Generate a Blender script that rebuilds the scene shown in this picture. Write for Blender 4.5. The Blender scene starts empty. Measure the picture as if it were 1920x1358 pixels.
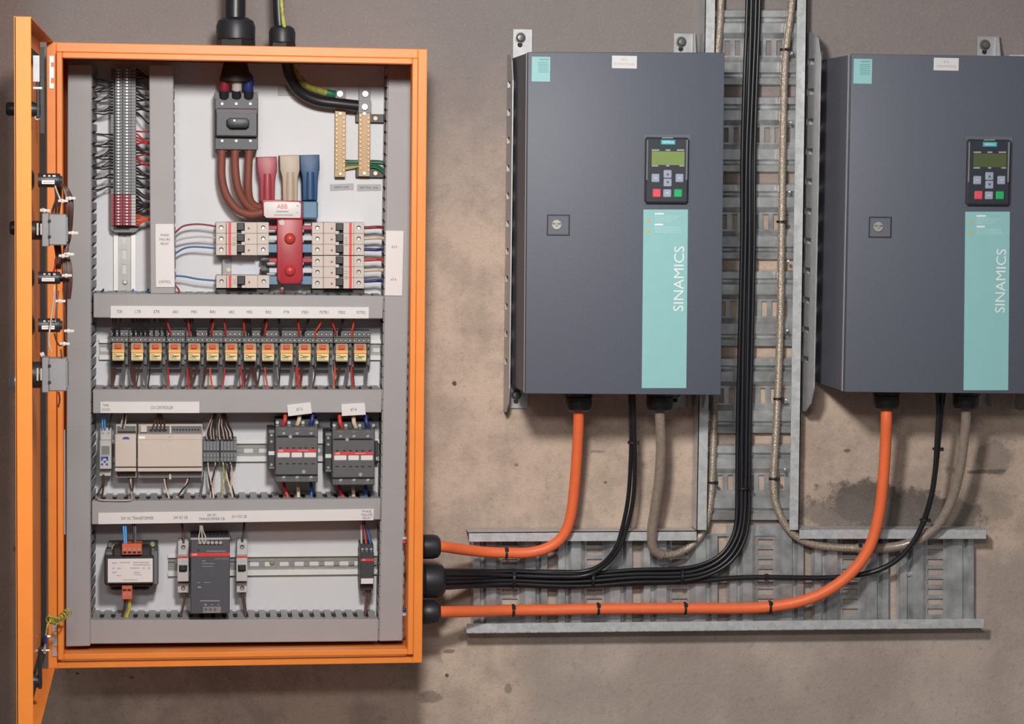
import bpy, bmesh, math, random
from mathutils import Vector, Matrix
random.seed(7)
S = bpy.context.scene
COL = S.collection

# ------------------------------------------------------------------ camera
ZO = 0.90                                   # the cabinet hangs 0.9 m above the floor
F_PX, YAW, PITCH, ROLL = 4583.29, 0.1365, -0.0737, 0.0113
CAM = Vector((0.2036, -4.1732, 0.7849 + ZO))
cy_, sy_, cp_, sp_, cr_, sr_ = math.cos(YAW), math.sin(YAW), math.cos(PITCH), math.sin(PITCH), math.cos(ROLL), math.sin(ROLL)
FW = Vector((sy_*cp_, cy_*cp_, sp_)); _r = Vector((cy_, -sy_, 0)); _u = _r.cross(FW)
RT = cr_*_r + sr_*_u; UP = -sr_*_r + cr_*_u
cam_d = bpy.data.cameras.new('camera'); cam = bpy.data.objects.new('camera', cam_d); COL.objects.link(cam)
cam_d.sensor_width = 36; cam_d.lens = F_PX/1920*36; cam_d.clip_start = 0.05; cam_d.clip_end = 60
cam.matrix_world = Matrix(((RT.x, UP.x, -FW.x, CAM.x), (RT.y, UP.y, -FW.y, CAM.y), (RT.z, UP.z, -FW.z, CAM.z), (0, 0, 0, 1)))
S.camera = cam
# ------------------------------------------------------------------ light
W = bpy.data.worlds.new('world'); S.world = W; W.use_nodes = True
W.node_tree.nodes['Background'].inputs[0].default_value = (0.86, 0.87, 0.92, 1)
W.node_tree.nodes['Background'].inputs[1].default_value = 0.17
ld = bpy.data.lights.new('lamp', 'SPOT'); lamp = bpy.data.objects.new('lamp', ld); COL.objects.link(lamp)
lamp.location = (0.40, -1.95, 1.28 + ZO)
lamp.rotation_euler = (Vector((0.95, 0, 0.05 + ZO)) - lamp.location).to_track_quat('-Z', 'Y').to_euler()
ld.energy = 128; ld.color = (1.0, 0.97, 0.93); ld.shadow_soft_size = 0.10; ld.spot_size = math.radians(125); ld.spot_blend = 1.0
l2 = bpy.data.lights.new('ceiling_lamp', 'AREA'); lamp2 = bpy.data.objects.new('ceiling_lamp', l2); COL.objects.link(lamp2)
lamp2.location = (-0.15, -4.7, 1.80 + ZO); l2.shape = 'RECTANGLE'; l2.size = 0.9; l2.size_y = 0.25; l2.energy = 36; l2.color = (1.0, 0.97, 0.94)
lamp2.rotation_euler = (Vector((0.7, 0, 0.4 + ZO)) - lamp2.location).to_track_quat('-Z', 'Y').to_euler()
S.view_settings.view_transform = 'Standard'; S.view_settings.look = 'None'
S.view_settings.exposure = 0.12; S.view_settings.gamma = 1.0; S.view_settings.use_curve_mapping = False

# ------------------------------------------------------------------ helpers
def P(px, py, Y):
    """world point on the plane y = Y (metres in front of the wall, negative) that is seen at a measured pixel"""
    d = FW + (px-960)/F_PX*RT - (py-679)/F_PX*UP
    return CAM + d*((Y-CAM.y)/d.y)
def mpp(Y): return (Y-CAM.y)/F_PX          # metres per pixel at depth Y

MATS = {}
def mat(name, rgb, rough=0.5, metal=0.0, var=0.05, scale=40, bump=0.0, kind='noise', spec=0.5, trans=0.0, alpha=1.0, coat=0.0):
    m = bpy.data.materials.new(name); m.use_nodes = True; nt = m.node_tree; N = nt.nodes; L = nt.links
    b = N['Principled BSDF']
    b.inputs['Roughness'].default_value = rough; b.inputs['Metallic'].default_value = metal
    b.inputs['Specular IOR Level'].default_value = spec; b.inputs['Transmission Weight'].default_value = trans
    b.inputs['Alpha'].default_value = alpha; b.inputs['Coat Weight'].default_value = coat
    tc = N.new('ShaderNodeTexCoord')
    if kind == 'spangle':
        t = N.new('ShaderNodeTexVoronoi'); t.inputs['Scale'].default_value = scale; t.inputs['Randomness'].default_value = 1
        t2 = N.new('ShaderNodeTexNoise'); t2.inputs['Scale'].default_value = scale*.35; t2.inputs['Detail'].default_value = 5
        L.new(tc.outputs['Object'], t2.inputs['Vector'])
        sp = N.new('ShaderNodeSeparateColor'); L.new(t.outputs['Color'], sp.inputs[0])
        ad = N.new('ShaderNodeMath'); ad.operation = 'MULTIPLY_ADD'; ad.inputs[1].default_value = .35
        L.new(sp.outputs[0], ad.inputs[0])
        ml = N.new('ShaderNodeMath'); ml.operation = 'MULTIPLY'; ml.inputs[1].default_value = .65
        L.new(t2.outputs['Fac'], ml.inputs[0]); L.new(ml.outputs[0], ad.inputs[2]); fac = ad.outputs[0]
    elif kind == 'braid':
        t = N.new('ShaderNodeTexVoronoi'); t.inputs['Scale'].default_value = scale; fac = t.outputs['Distance']
    else:
        t = N.new('ShaderNodeTexNoise'); t.inputs['Scale'].default_value = scale; t.inputs['Detail'].default_value = 4; fac = t.outputs['Fac']
    L.new(tc.outputs['Object'], t.inputs['Vector'])
    mx = N.new('ShaderNodeMix'); mx.data_type = 'RGBA'
    c0 = [max(0, c*(1-var)) for c in rgb]; c1 = [min(1, c*(1+var)) for c in rgb]
    mx.inputs[6].default_value = (*c0, 1); mx.inputs[7].default_value = (*c1, 1)
    rg = N.new('ShaderNodeMapRange'); rg.inputs[1].default_value = .25; rg.inputs[2].default_value = .75
    L.new(fac, rg.inputs[0]); L.new(rg.outputs[0], mx.inputs[0]); L.new(mx.outputs[2], b.inputs['Base Color'])
    if bump:
        bp = N.new('ShaderNodeBump'); bp.inputs['Strength'].default_value = bump; bp.inputs['Distance'].default_value = .002
        L.new(fac, bp.inputs['Height']); L.new(bp.outputs[0], b.inputs['Normal'])
    MATS[name] = m
    return m
mat('orange_paint', (.80, .235, .035), .45, var=.04, scale=25, bump=.05)
mat('white_plate', (.585, .585, .60), .5, var=.03, scale=12)
mat('duct_grey', (.315, .31, .315), .55, var=.03, scale=15)
mat('duct_inside', (.22, .215, .22), .6)
mat('label_white', (.66, .64, .63), .45, var=.015, scale=20)
mat('label_grey', (.36, .36, .37), .5)
mat('ink', (.10, .09, .09), .7)
mat('ink_pale', (.42, .39, .38), .7)
mat('galvanised', (.56, .575, .58), .40, .30, var=.14, scale=130, kind='spangle', bump=.03)
mat('galvanised_dull', (.55, .56, .565), .28, .62, var=.40, scale=28, bump=.03)
mat('bracket_steel', (.44, .44, .45), .42, .3, var=.12, scale=60)
mat('zinc_lit', (.74, .735, .72), .32, .2, var=.05, scale=30)  # rail flanges: the light they catch is put into the colour
mat('zinc_shaded', (.36, .355, .34), .35, .5, var=.10, scale=40)  # same rail, colour darkened for the shadow in its channel
mat('screw_steel', (.55, .56, .56), .3, .7, var=.05)
mat('bright_screw', (.52, .50, .45), .35, .5)
mat('brass', (.36, .235, .125), .45, .15, var=.08, scale=80)
mat('brass_screw', (.44, .29, .15), .35, .35)
mat('bolt_dark', (.16, .16, .15), .4, .5)
mat('bolt_yellow', (.40, .36, .20), .35, .5)
mat('drive_front', (.098, .108, .138), .55, var=.05, scale=400, bump=.06)
mat('drive_side', (.12, .125, .15), .6, var=.05, scale=300)
mat('drive_door_edge', (.26, .27, .30), .4)
mat('teal', (.27, .53, .53), .5, var=.02)
mat('teal_dark', (.17, .36, .36), .5)
mat('teal_pale', (.36, .60, .60), .5)
mat('white_ink', (.78, .82, .82), .6)
mat('logo_teal', (.05, .42, .48), .4)
mat('warn_orange', (.75, .38, .07), .5)
mat('keypad_black', (.032, .035, .045), .42, var=.06)
mat('keypad_edge', (.20, .20, .22), .3, coat=.5)
mat('lcd_green', (.22, .30, .10), .25, var=.05, scale=20)
mat('lcd_dim', (.09, .115, .05), .25)
mat('key_grey', (.32, .36, .46), .5)
mat('key_red', (.72, .09, .12), .4)
mat('key_green', (.03, .40, .13), .4)
mat('black_plastic', (.018, .018, .022), .45, var=.1)
mat('black_rubber', (.016, .016, .019), .6)
mat('black_cable', (.013, .013, .016), .38, var=.1)
mat('dark_wire', (.02, .019, .021), .5)
mat('brown_wire', (.075, .032, .024), .5)
mat('grey_wire', (.11, .11, .11), .5)
mat('red_wire', (.46, .035, .03), .45)
mat('orange_red_wire', (.62, .085, .035), .45)
mat('maroon_wire', (.22, .015, .03), .45)
mat('blue_wire', (.02, .10, .33), .45)
mat('sky_wire', (.06, .28, .62), .45)
mat('navy_wire', (.015, .03, .15), .45)
mat('cream_wire', (.58, .46, .33), .5)
mat('pink_wire', (.62, .46, .38), .5)
mat('pale_wire', (.45, .42, .40), .5)
mat('green_wire', (.02, .15, .07), .5)
mat('yellow_wire', (.60, .48, .06), .5)
mat('lime_wire', (.33, .34, .07), .45, kind='noise', var=.5, scale=140)
mat('brick_cable', (.20, .058, .038), .65, var=.06)
mat('cable_orange', (.86, .165, .052), .5, var=.04, scale=60)
mat('braid', (.40, .335, .265), .35, .35, var=.6, scale=700, kind='braid', bump=.3)
mat('sheath_brown', (.27, .215, .175), .3, var=.15, scale=120, coat=.4)
mat('device_beige', (.54, .475, .42), .5, var=.02)
mat('device_grey', (.46, .45, .45), .5, var=.02)
mat('terminal_grey', (.115, .12, .125), .5, var=.06)
mat('terminal_mid', (.17, .178, .19), .5, var=.05)
mat('terminal_light', (.20, .205, .21), .5, var=.08, scale=300)
mat('terminal_red', (.26, .028, .05), .5)
mat('contactor_grey', (.085, .087, .092), .55, var=.05)
mat('contactor_dark', (.04, .042, .047), .5)
mat('breaker_dark', (.062, .066, .078), .5, var=.05)
mat('breaker_band', (.095, .06, .072), .5)
mat('boot_red', (.32, .042, .06), .45, var=.05)
mat('cover_red', (.36, .024, .036), .42, var=.05)
mat('dome_red', (.48, .045, .04), .4)
mat('boot_cream', (.43, .35, .27), .5)
mat('boot_blue', (.02, .068, .17), .5)
mat('boot_pale_blue', (.11, .21, .32), .5)
mat('brand_red', (.62, .035, .035), .45)
mat('dot_red', (.42, .04, .05), .5)
mat('adapter_pale', (.50, .52, .58), .4)
mat('adapter_shade', (.30, .30, .32), .5)
mat('relay_clear', (.42, .30, .17), .2, var=.05, coat=.6)
mat('relay_orange', (.82, .38, .10), .45)
mat('relay_label', (.74, .62, .32), .5)
mat('relay_tab', (.60, .07, .03), .4)
mat('ink_olive', (.16, .16, .08), .6)
mat('lcd_grey', (.20, .215, .20), .25)
mat('button_blue', (.03, .05, .30), .5)
mat('psu_grey', (.062, .068, .082), .55, var=.04)
mat('psu_print', (.26, .27, .29), .6)
mat('transformer_black', (.028, .028, .032), .5)
mat('transformer_steel', (.17, .175, .185), .45, .4)
mat('terminal_orange', (.56, .115, .05), .45)
mat('slot_dark', (.01, .01, .012), .7)
mat('switch_grey', (.22, .23, .245), .5, var=.04)
mat('silver', (.44, .44, .45), .35, .6)
mat('white_plastic', (.50, .49, .46), .45)
mat('ferrule_blue', (.02, .03, .16), .45)
mat('gasket', (.016, .015, .017), .75)
mat('plastic_tie', (.012, .012, .014), .5)

class B:
    """collects shapes into one bmesh; obj() links them as ONE mesh object"""
    def __init__(s): s.bm = bmesh.new()
    def hexa(s, f, k, bev=0, seg=1):
        """f, k: four front and four back corners (top-left, top-right, bottom-right, bottom-left)"""
        v = [s.bm.verts.new(p) for p in list(f)+list(k)]
        fs = [(0, 3, 2, 1), (4, 5, 6, 7), (0, 1, 5, 4), (1, 2, 6, 5), (2, 3, 7, 6), (3, 0, 4, 7)]
        faces = [s.bm.faces.new([v[i] for i in q]) for q in fs]
        if bev:
            ed = {e for q in faces for e in q.edges}
            bmesh.ops.bevel(s.bm, geom=list(ed), offset=bev, segments=seg, affect='EDGES', profile=.5, clamp_overlap=True)
        return s
    def box(s, x0, x1, y0, y1, z0, z1, bev=0, seg=1):
        return s.hexa([(x0, y0, z1), (x1, y0, z1), (x1, y0, z0), (x0, y0, z0)], [(x0, y1, z1), (x1, y1, z1), (x1, y1, z0), (x0, y1, z0)], bev, seg)
    def px(s, x0, y0, x1, y1, yf, yb, bev=0, seg=1):
        """box whose front face, at depth yf, fills the measured pixel rectangle"""
        xm, ym = (x0+x1)/2, (y0+y1)/2
        return s.box(P(x0, ym, yf).x, P(x1, ym, yf).x, yf, yb, P(xm, y1, yf).z, P(xm, y0, yf).z, bev, seg)
    def pq(s, q, yf, yb, bev=0, seg=1):
        f = [P(x, y, yf) for x, y in q]; k = [Vector((p.x, yb, p.z)) for p in f]
        return s.hexa(f, k, bev, seg)
    def prism(s, pts, yf, yb, bev=0):
        """polygon of pixels (clockwise in the picture) at depth yf, extruded back to yb"""
        f = [P(x, y, yf) for x, y in pts]
        return s.poly([(p.x, p.z) for p in f], yf, yb, bev)
    def poly(s, xz, yf, yb, bev=0):
        a = [s.bm.verts.new((x, yf, z)) for x, z in xz]; b = [s.bm.verts.new((x, yb, z)) for x, z in xz]
        n = len(a); fs = [s.bm.faces.new(a[::-1]), s.bm.faces.new(b)]
        for i in range(n): fs.append(s.bm.faces.new((a[i], a[(i+1) % n], b[(i+1) % n], b[i])))
        bmesh.ops.recalc_face_normals(s.bm, faces=fs)
        if bev: bmesh.ops.bevel(s.bm, geom=list(fs[0].edges), offset=bev, segments=2, affect='EDGES', profile=.5)
        return s
    def ring(s, c, a, b, r, n):
        return [s.bm.verts.new(c + r*(math.cos(2*math.pi*i/n)*a + math.sin(2*math.pi*i/n)*b)) for i in range(n)]
    def rev(s, p0, axis, prof, n=20, cap=True):
        """solid of revolution: prof = [(distance along axis, radius)]"""
        p0 = Vector(p0); ax = Vector(axis).normalized()
        a = ax.orthogonal().normalized(); b = ax.cross(a)
        rs = [s.ring(p0+ax*t, a, b, max(r, 1e-5), n) for t, r in prof]; fs = []
        for u, v in zip(rs, rs[1:]):
            for i in range(n): fs.append(s.bm.faces.new((u[i], u[(i+1) % n], v[(i+1) % n], v[i])))
        if cap: fs.append(s.bm.faces.new(rs[0][::-1])); fs.append(s.bm.faces.new(rs[-1]))
        bmesh.ops.recalc_face_normals(s.bm, faces=fs)
        return s
    def cyl(s, p0, p1, r, n=16, r1=None):
        p0, p1 = Vector(p0), Vector(p1)
        return s.rev(p0, p1-p0, [(0, r), ((p1-p0).length, r if r1 is None else r1)], n)
    def disc(s, px, py, r_px, yf, yb, n=18, bev=0):
        c = P(px, py, yf); r = r_px*mpp(yf)
        pr = [(0, r), (yf-yb if False else (yb-yf), r)] if not bev else [(0, r-bev), (bev, r), (yb-yf, r)]
        return s.rev(c, (0, 1, 0), pr, n)
    def dome(s, px, py, r_px, yf, h, n=20):
        c = P(px, py, yf); r = r_px*mpp(yf)
        return s.rev(c, (0, 1, 0), [(0, r*.05), (h*.12, r*.5), (h*.35, r*.8), (h*.7, r*.97), (h, r)], n)
    def tube(s, pts, r, n=8, step=4, closed_ends=True):
        pts = [Vector(p) for p in pts]; out = []
        if len(pts) == 2: out = pts
        else:
            e = [pts[0]*2-pts[1]]+pts+[pts[-1]*2-pts[-2]]
            for i in range(1, len(e)-2):
                for k in range(step):
                    t = k/step; p0, p1, p2, p3 = e[i-1:i+3]
                    out.append(.5*((2*p1)+(p2-p0)*t+(2*p0-5*p1+4*p2-p3)*t*t+(3*p1-p0-3*p2+p3)*t**3))
            out.append(pts[-1])
        m = len(out); prev = None; rs = []; rr = r if isinstance(r, (list, tuple)) else None
        for i, p in enumerate(out):
            d = (out[min(i+1, m-1)]-out[max(i-1, 0)]).normalized()
            if prev is None: a = d.orthogonal().normalized()
            else:
                a = prev-d*prev.dot(d)
                a = a.normalized() if a.length > 1e-6 else d.orthogonal().normalized()
            prev = a
            q = rr[0]+(rr[1]-rr[0])*i/(m-1) if rr else r
            rs.append(s.ring(p, a, d.cross(a), q, n))
        fs = []
        for u, v in zip(rs, rs[1:]):
            for i in range(n): fs.append(s.bm.faces.new((u[i], u[(i+1) % n], v[(i+1) % n], v[i])))
        fs.append(s.bm.faces.new(rs[0][::-1])); fs.append(s.bm.faces.new(rs[-1]))
        bmesh.ops.recalc_face_normals(s.bm, faces=fs)
        return s
    def obj(s, name, m, parent=None, smooth=35, origin=None):
        o3 = Vector(parent['_o']) if parent is not None else Vector(origin if origin is not None else (0, 0, 0))
        bmesh.ops.translate(s.bm, verts=s.bm.verts, vec=-o3)
        me = bpy.data.meshes.new(name); s.bm.to_mesh(me); s.bm.free()
        me.materials.append(MATS[m] if isinstance(m, str) else m)
        if smooth:
            for p in me.polygons: p.use_smooth = True
            me.set_sharp_from_angle(angle=math.radians(smooth))
        o = bpy.data.objects.new(name, me); COL.objects.link(o)
        if parent is not None: o.parent = parent
        else: o.location = o3
        o['_o'] = o3[:]
        return o
def tag(o, label, cat, group=None, kind=None):
    o['label'] = label; o['category'] = cat
    if group: o['group'] = group
    if kind: o['kind'] = kind
    return o
def thing(name, label, cat, loc, group=None):
    o = bpy.data.objects.new(name, None); COL.objects.link(o); o.location = loc; o.empty_display_size = .02
    o['_o'] = tuple(loc)
    return tag(o, label, cat, group)
def tpx(name, label, cat, px, py, Y, group=None): return thing(name, label, cat, P(px, py, Y), group)

FONT_CACHE = {}
def text_mesh(txt):
    if txt in FONT_CACHE: return FONT_CACHE[txt]
    c = bpy.data.curves.new('t', 'FONT'); c.body = txt; c.align_x = 'LEFT'; c.resolution_u = 3
    o = bpy.data.objects.new('t', c); COL.objects.link(o)
    bpy.context.view_layer.update()
    me = bpy.data.meshes.new_from_object(o.evaluated_get(bpy.context.evaluated_depsgraph_get()))
    vs = [v.co[:2] for v in me.vertices]; fs = [tuple(p.vertices) for p in me.polygons]
    bpy.data.objects.remove(o); bpy.data.curves.remove(c); bpy.data.meshes.remove(me)
    FONT_CACHE[txt] = (vs, fs)
    return vs, fs
def text(items, Y, m, parent, name='lettering'):
    """items: (string, centre px, centre py, height px, width px or None, turned) printed flat on the plane y = Y"""
    b = B()
    for it in items:
        txt, cx, cy, h, w = it[:5]; turned = it[5] if len(it) > 5 else 0
        vs, fs = text_mesh(txt)
        x0 = min(v[0] for v in vs); x1 = max(v[0] for v in vs); y0 = min(v[1] for v in vs); y1 = max(v[1] for v in vs)
        c = P(cx, cy, Y); k = mpp(Y); sy = h*k/(y1-y0); sx = w*k/(x1-x0) if w else sy
        V = []
        for x, y in vs:
            u, v = (x-(x0+x1)/2)*sx, (y-(y0+y1)/2)*sy
            if turned == 90: u, v = -v, u
            elif turned: a = math.radians(turned); u, v = u*math.cos(a)-v*math.sin(a), u*math.sin(a)+v*math.cos(a)
            V.append(b.bm.verts.new((c.x+u, Y, c.z+v)))
        for f in fs:
            try: b.bm.faces.new([V[i] for i in f])
            except ValueError: pass
    return b.obj(name, m, parent, 0)
def bars(rects, Y, m, parent, name='print'):
    """small printed marks: flat rectangles of pixels on the plane y = Y"""
    b = B()
    for x0, y0, x1, y1 in rects:
        b.bm.faces.new([b.bm.verts.new(P(x, y, Y)) for x, y in ((x0, y0), (x0, y1), (x1, y1), (x1, y0))])
    return b.obj(name, m, parent, 0)

# ------------------------------------------------------------------ wall, floor
def wall_material():
    m = bpy.data.materials.new('concrete_wall'); m.use_nodes = True; nt = m.node_tree; N, L = nt.nodes, nt.links
    bs = N['Principled BSDF']; bs.inputs['Roughness'].default_value = .85; bs.inputs['Specular IOR Level'].default_value = .25
    tc = N.new('ShaderNodeTexCoord'); co = tc.outputs['Object']
    sep = N.new('ShaderNodeSeparateXYZ'); L.new(co, sep.inputs[0])
    def noise(scale, detail=4, rough=.55, dist=0):
        n = N.new('ShaderNodeTexNoise'); n.inputs['Scale'].default_value = scale; n.inputs['Detail'].default_value = detail
        n.inputs['Roughness'].default_value = rough; n.inputs['Distortion'].default_value = dist; L.new(co, n.inputs['Vector']); return n.outputs['Fac']
    def mrange(f, a, b, c=0, d=1, smooth=True):
        n = N.new('ShaderNodeMapRange'); n.interpolation_type = 'SMOOTHSTEP' if smooth else 'LINEAR'
        for i, v in enumerate((a, b, c, d)): n.inputs[i+1].default_value = v
        L.new(f, n.inputs[0]); return n.outputs[0]
    def math_(op, a, b):
        n = N.new('ShaderNodeMath'); n.operation = op
        for i, v in enumerate((a, b)):
            if isinstance(v, (int, float)): n.inputs[i].default_value = v
            else: L.new(v, n.inputs[i])
        return n.outputs[0]
    def mix(f, a, b):
        n = N.new('ShaderNodeMix'); n.data_type = 'RGBA'
        if isinstance(f, (int, float)): n.inputs[0].default_value = f
        else: L.new(f, n.inputs[0])
        for i, v in ((6, a), (7, b)):
            if isinstance(v, tuple): n.inputs[i].default_value = (*v, 1)
            else: L.new(v, n.inputs[i])
        return n.outputs[2]
    big, mid, fine, speck = noise(3.4, 6, .6), noise(8, 7, .68), noise(60, 5, .7), noise(320, 2)
    wob = noise(5, 6, .65)
    col = mix(mrange(mid, .40, .62), (.56, .435, .345), (.40, .315, .258))
    # greyer and darker towards the top of the wall, ragged lower edge
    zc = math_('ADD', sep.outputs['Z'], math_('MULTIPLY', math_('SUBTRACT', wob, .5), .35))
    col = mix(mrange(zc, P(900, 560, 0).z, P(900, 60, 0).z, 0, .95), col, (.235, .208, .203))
    # smoother grey-brown render along the bottom
    low = math_('MULTIPLY', mrange(zc, P(1100, 960, 0).z, P(1100, 1040, 0).z, 0, 1),
                mrange(math_('ADD', sep.outputs['X'], math_('MULTIPLY', math_('SUBTRACT', mid, .5), .08)), P(930, 1200, 0).x, P(1010, 1200, 0).x))
    col = mix(math_('MULTIPLY', low, .85), col, mix(mrange(big, .40, .60), (.47, .39, .34), (.345, .285, .25)))
    left = mrange(sep.outputs['X'], P(130, 700, 0).x, P(0, 700, 0).x, 0, .8)  # door's shadow with its warm bounce, painted into the wall colour
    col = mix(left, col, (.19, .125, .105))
    # damp and dirt stains with shapes of their own
    for px, py, rx, ry, k, c in ((1610, 935, 90, 40, .9, (.10, .085, .075)), (1705, 945, 80, 45, .9, (.11, .092, .08)), (1560, 960, 70, 35, .6, (.16, .135, .12)),
                                 (1775, 965, 65, 38, .9, (.12, .10, .085)), (1862, 860, 45, 42, .65, (.17, .14, .12)), (1840, 940, 70, 50, .5, (.2, .165, .14)),
                                 (1850, 885, 45, 7, .8, (.10, .085, .07)), (1640, 975, 150, 40, .5, (.17, .15, .135)), (852, 719, 4.5, 4.5, .9, (.05, .045, .04)),
                                 (838, 1267, 3.5, 3.5, .9, (.05, .045, .04)), (1588, 845, 7, 4, .8, (.12, .07, .06)), (842, 1222, 12, 4, .75, (.15, .12, .09)),
                                 (812, 1308, 24, 12, .7, (.16, .135, .11)), (953, 1290, 8, 12, .65, (.17, .14, .12)), (1120, 847, 14, 3, .6, (.18, .14, .12)),
                                 (968, 872, 4, 3, .7, (.15, .12, .1)), (1135, 905, 3.5, 3, .8, (.1, .08, .07)), (868, 1196, 9, 8, .5, (.2, .16, .14)),
                                 (30, 1030, 6, 5, .6, (.08, .06, .05)), (145, 1263, 4, 3, .7, (.08, .06, .05)), (247, 1271, 5, 3, .6, (.1, .08, .07))):
        c0 = P(px, py, 0); kx, kz = rx*mpp(0), ry*mpp(0)
        dx = math_('MULTIPLY', math_('SUBTRACT', sep.outputs['X'], c0.x), 1/kx); dz = math_('MULTIPLY', math_('SUBTRACT', sep.outputs['Z'], c0.z), 1/kz)
        d = math_('SQRT', math_('ADD', math_('MULTIPLY', dx, dx), math_('MULTIPLY', dz, dz)), 0)
        d = math_('ADD', d, math_('MULTIPLY', math_('SUBTRACT', mid if rx > 20 else fine, .5), 4.2 if rx > 20 else 1.2))
        d = math_('ADD', d, math_('MULTIPLY', math_('SUBTRACT', fine, .5), 1.3))
        col = mix(mrange(d, 1.15, .70, 0, k), col, c)
    col = mix(mrange(fine, .53, .72, 0, .42), col, (.22, .175, .15))
    col = mix(mrange(speck, .58, .72, 0, .5), col, (.25, .2, .175))
    col = mix(mrange(speck, .42, .28, 0, .22), col, (.55, .47, .40))
    L.new(col, bs.inputs['Base Color'])
    bp = N.new('ShaderNodeBump'); bp.inputs['Strength'].default_value = .35; bp.inputs['Distance'].default_value = .004
    L.new(math_('ADD', fine, math_('MULTIPLY', mid, 1.5)), bp.inputs['Height']); L.new(bp.outputs[0], bs.inputs['Normal'])
    return m
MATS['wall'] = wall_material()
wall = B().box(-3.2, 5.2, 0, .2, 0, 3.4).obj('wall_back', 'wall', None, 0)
tag(wall, 'bare stained concrete plaster wall behind the cabinet', 'wall', kind='structure')
mat('floor_concrete', (.22, .19, .17), .8, var=.2, scale=5)
fl = B().box(-3.2, 5.2, -5.5, .2, -.1, 0).obj('floor', 'floor_concrete', None, 0)
tag(fl, 'plain grey concrete floor of the plant room', 'floor', kind='structure')

# ------------------------------------------------------------------ orange cabinet
CW, CH, RIM = .600, .995, -.25           # width, height, depth of the rim
PL = -.035                               # front of the white mounting plate
DC = -.115                               # front of the duct covers
def Z(z): return z + ZO
cab = thing('electrical_cabinet', 'tall orange steel control cabinet with its door swung open', 'cabinet', (CW/2, -.12, ZO))
b = B()
b.box(0, .002, RIM, 0, Z(0), Z(CH)); b.box(CW-.002, CW, RIM, 0, Z(0), Z(CH))
b.box(.002, CW-.002, RIM, 0, Z(0), Z(.002)); b.box(.002, CW-.002, RIM, 0, Z(CH-.002), Z(CH))
b.box(.002, CW-.002, -.003, 0, Z(.002), Z(CH-.002))
b.obj('body', 'orange_paint', cab, 0)
R = .0150
b = B(); y0, y1 = RIM-.001, RIM+.004
b.box(0, R, y0, y1, Z(0), Z(CH), .001); b.box(CW-R, CW, y0, y1, Z(0), Z(CH), .001)
b.box(R, CW-R, y0, y1, Z(0), Z(R*.75), .001); b.box(R, CW-R, y0, y1, Z(CH-R), Z(CH), .001)
b.obj('rim', 'orange_paint', cab)
b = B(); i0, i1 = R+.0005, R+.0098; y0, y1 = RIM-.010, RIM+.020
b.box(i0, i1, y0, y1, Z(i0), Z(CH-i0), .0012); b.box(CW-i1, CW-i0, y0, y1, Z(i0), Z(CH-i0), .0012)
b.box(i1, CW-i1, y0, y1, Z(i0), Z(i1), .0012); b.box(i1, CW-i1, y0, y1, Z(CH-i1), Z(CH-i0), .0012)
b.obj('sealing_lip', 'orange_paint', cab)
b = B(); b.px(128, 118, 760, 1204, PL, PL+.003); plate = b.obj('mounting_plate', 'white_plate', cab, 0)
for bx_ in (195, 417, 477, 694):
    q = P(bx_, 1219, -.16); B().cyl((q.x, q.y, Z(.002)), (q.x, q.y, Z(.010)), .0045, 6).obj('bolt', 'screw_steel', cab)
B().px(119, 806, 122.5, 1003, -.20, -.197, .0006).obj('door_stay', 'bracket_steel', cab)
# door, swung out at right angles to the cabinet front
DX0, DX1 = -.0117, .0105; DY0, DY1 = RIM-.004, RIM-.592; DZ0, DZ1 = Z(-.001), Z(.9965)
door = B().box(DX0, DX0+.002, DY1, DY0, DZ0, DZ1).obj('door', 'orange_paint', cab, 0)
B().box(DX0, DX1, DY1, DY1+.002, DZ0, DZ1, .0008).obj('free_edge_flange', 'orange_paint', door)
B().box(DX0+.002, DX1, DY1+.002, DY0, DZ1-.002, DZ1).obj('top_flange', 'orange_paint', door)
B().box(DX0+.002, DX1, DY1+.002, DY0, DZ0, DZ0+.002).obj('bottom_flange', 'orange_paint', door)
gx0, gx1 = DX0+.002, -.0022
b = B(); b.box(gx0, gx1, DY0-.022, DY0-.004, DZ0+.03, DZ1-.03); b.box(gx0, gx1, DY1+.02, DY1+.035, DZ0+.03, DZ1-.03)
b.box(gx0, gx1, DY1+.035, DY0-.022, DZ1-.045, DZ1-.03); b.box(gx0, gx1, DY1+.035, DY0-.022, DZ0+.03, DZ0+.045)
b.obj('gasket', 'gasket', door)
for (x0, y0, x1, y1) in ((92.5, 105, 101, 166), (98, 1172, 107.5, 1231)):
    b = B(); yv = RIM-.003; h = (y1-y0)
    for a, c in ((0, .20), (.34, .68), (.84, 1)): b.px(x0, y0+h*a, x1, y0+h*c, yv, RIM-.001)
    for a, c in ((.20, .34), (.68, .84)): b.px(x0, y0+h*a, x0+(x1-x0)*.35, y0+h*c, yv, RIM-.001)
    b.obj('hinge_leaf', 'bracket_steel' if y0 > 500 else 'screw_steel', cab)
def door_pt(px, py, Y): return P(px, py, Y)
YD = -.60                                # where along the door the switchgear sits
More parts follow.
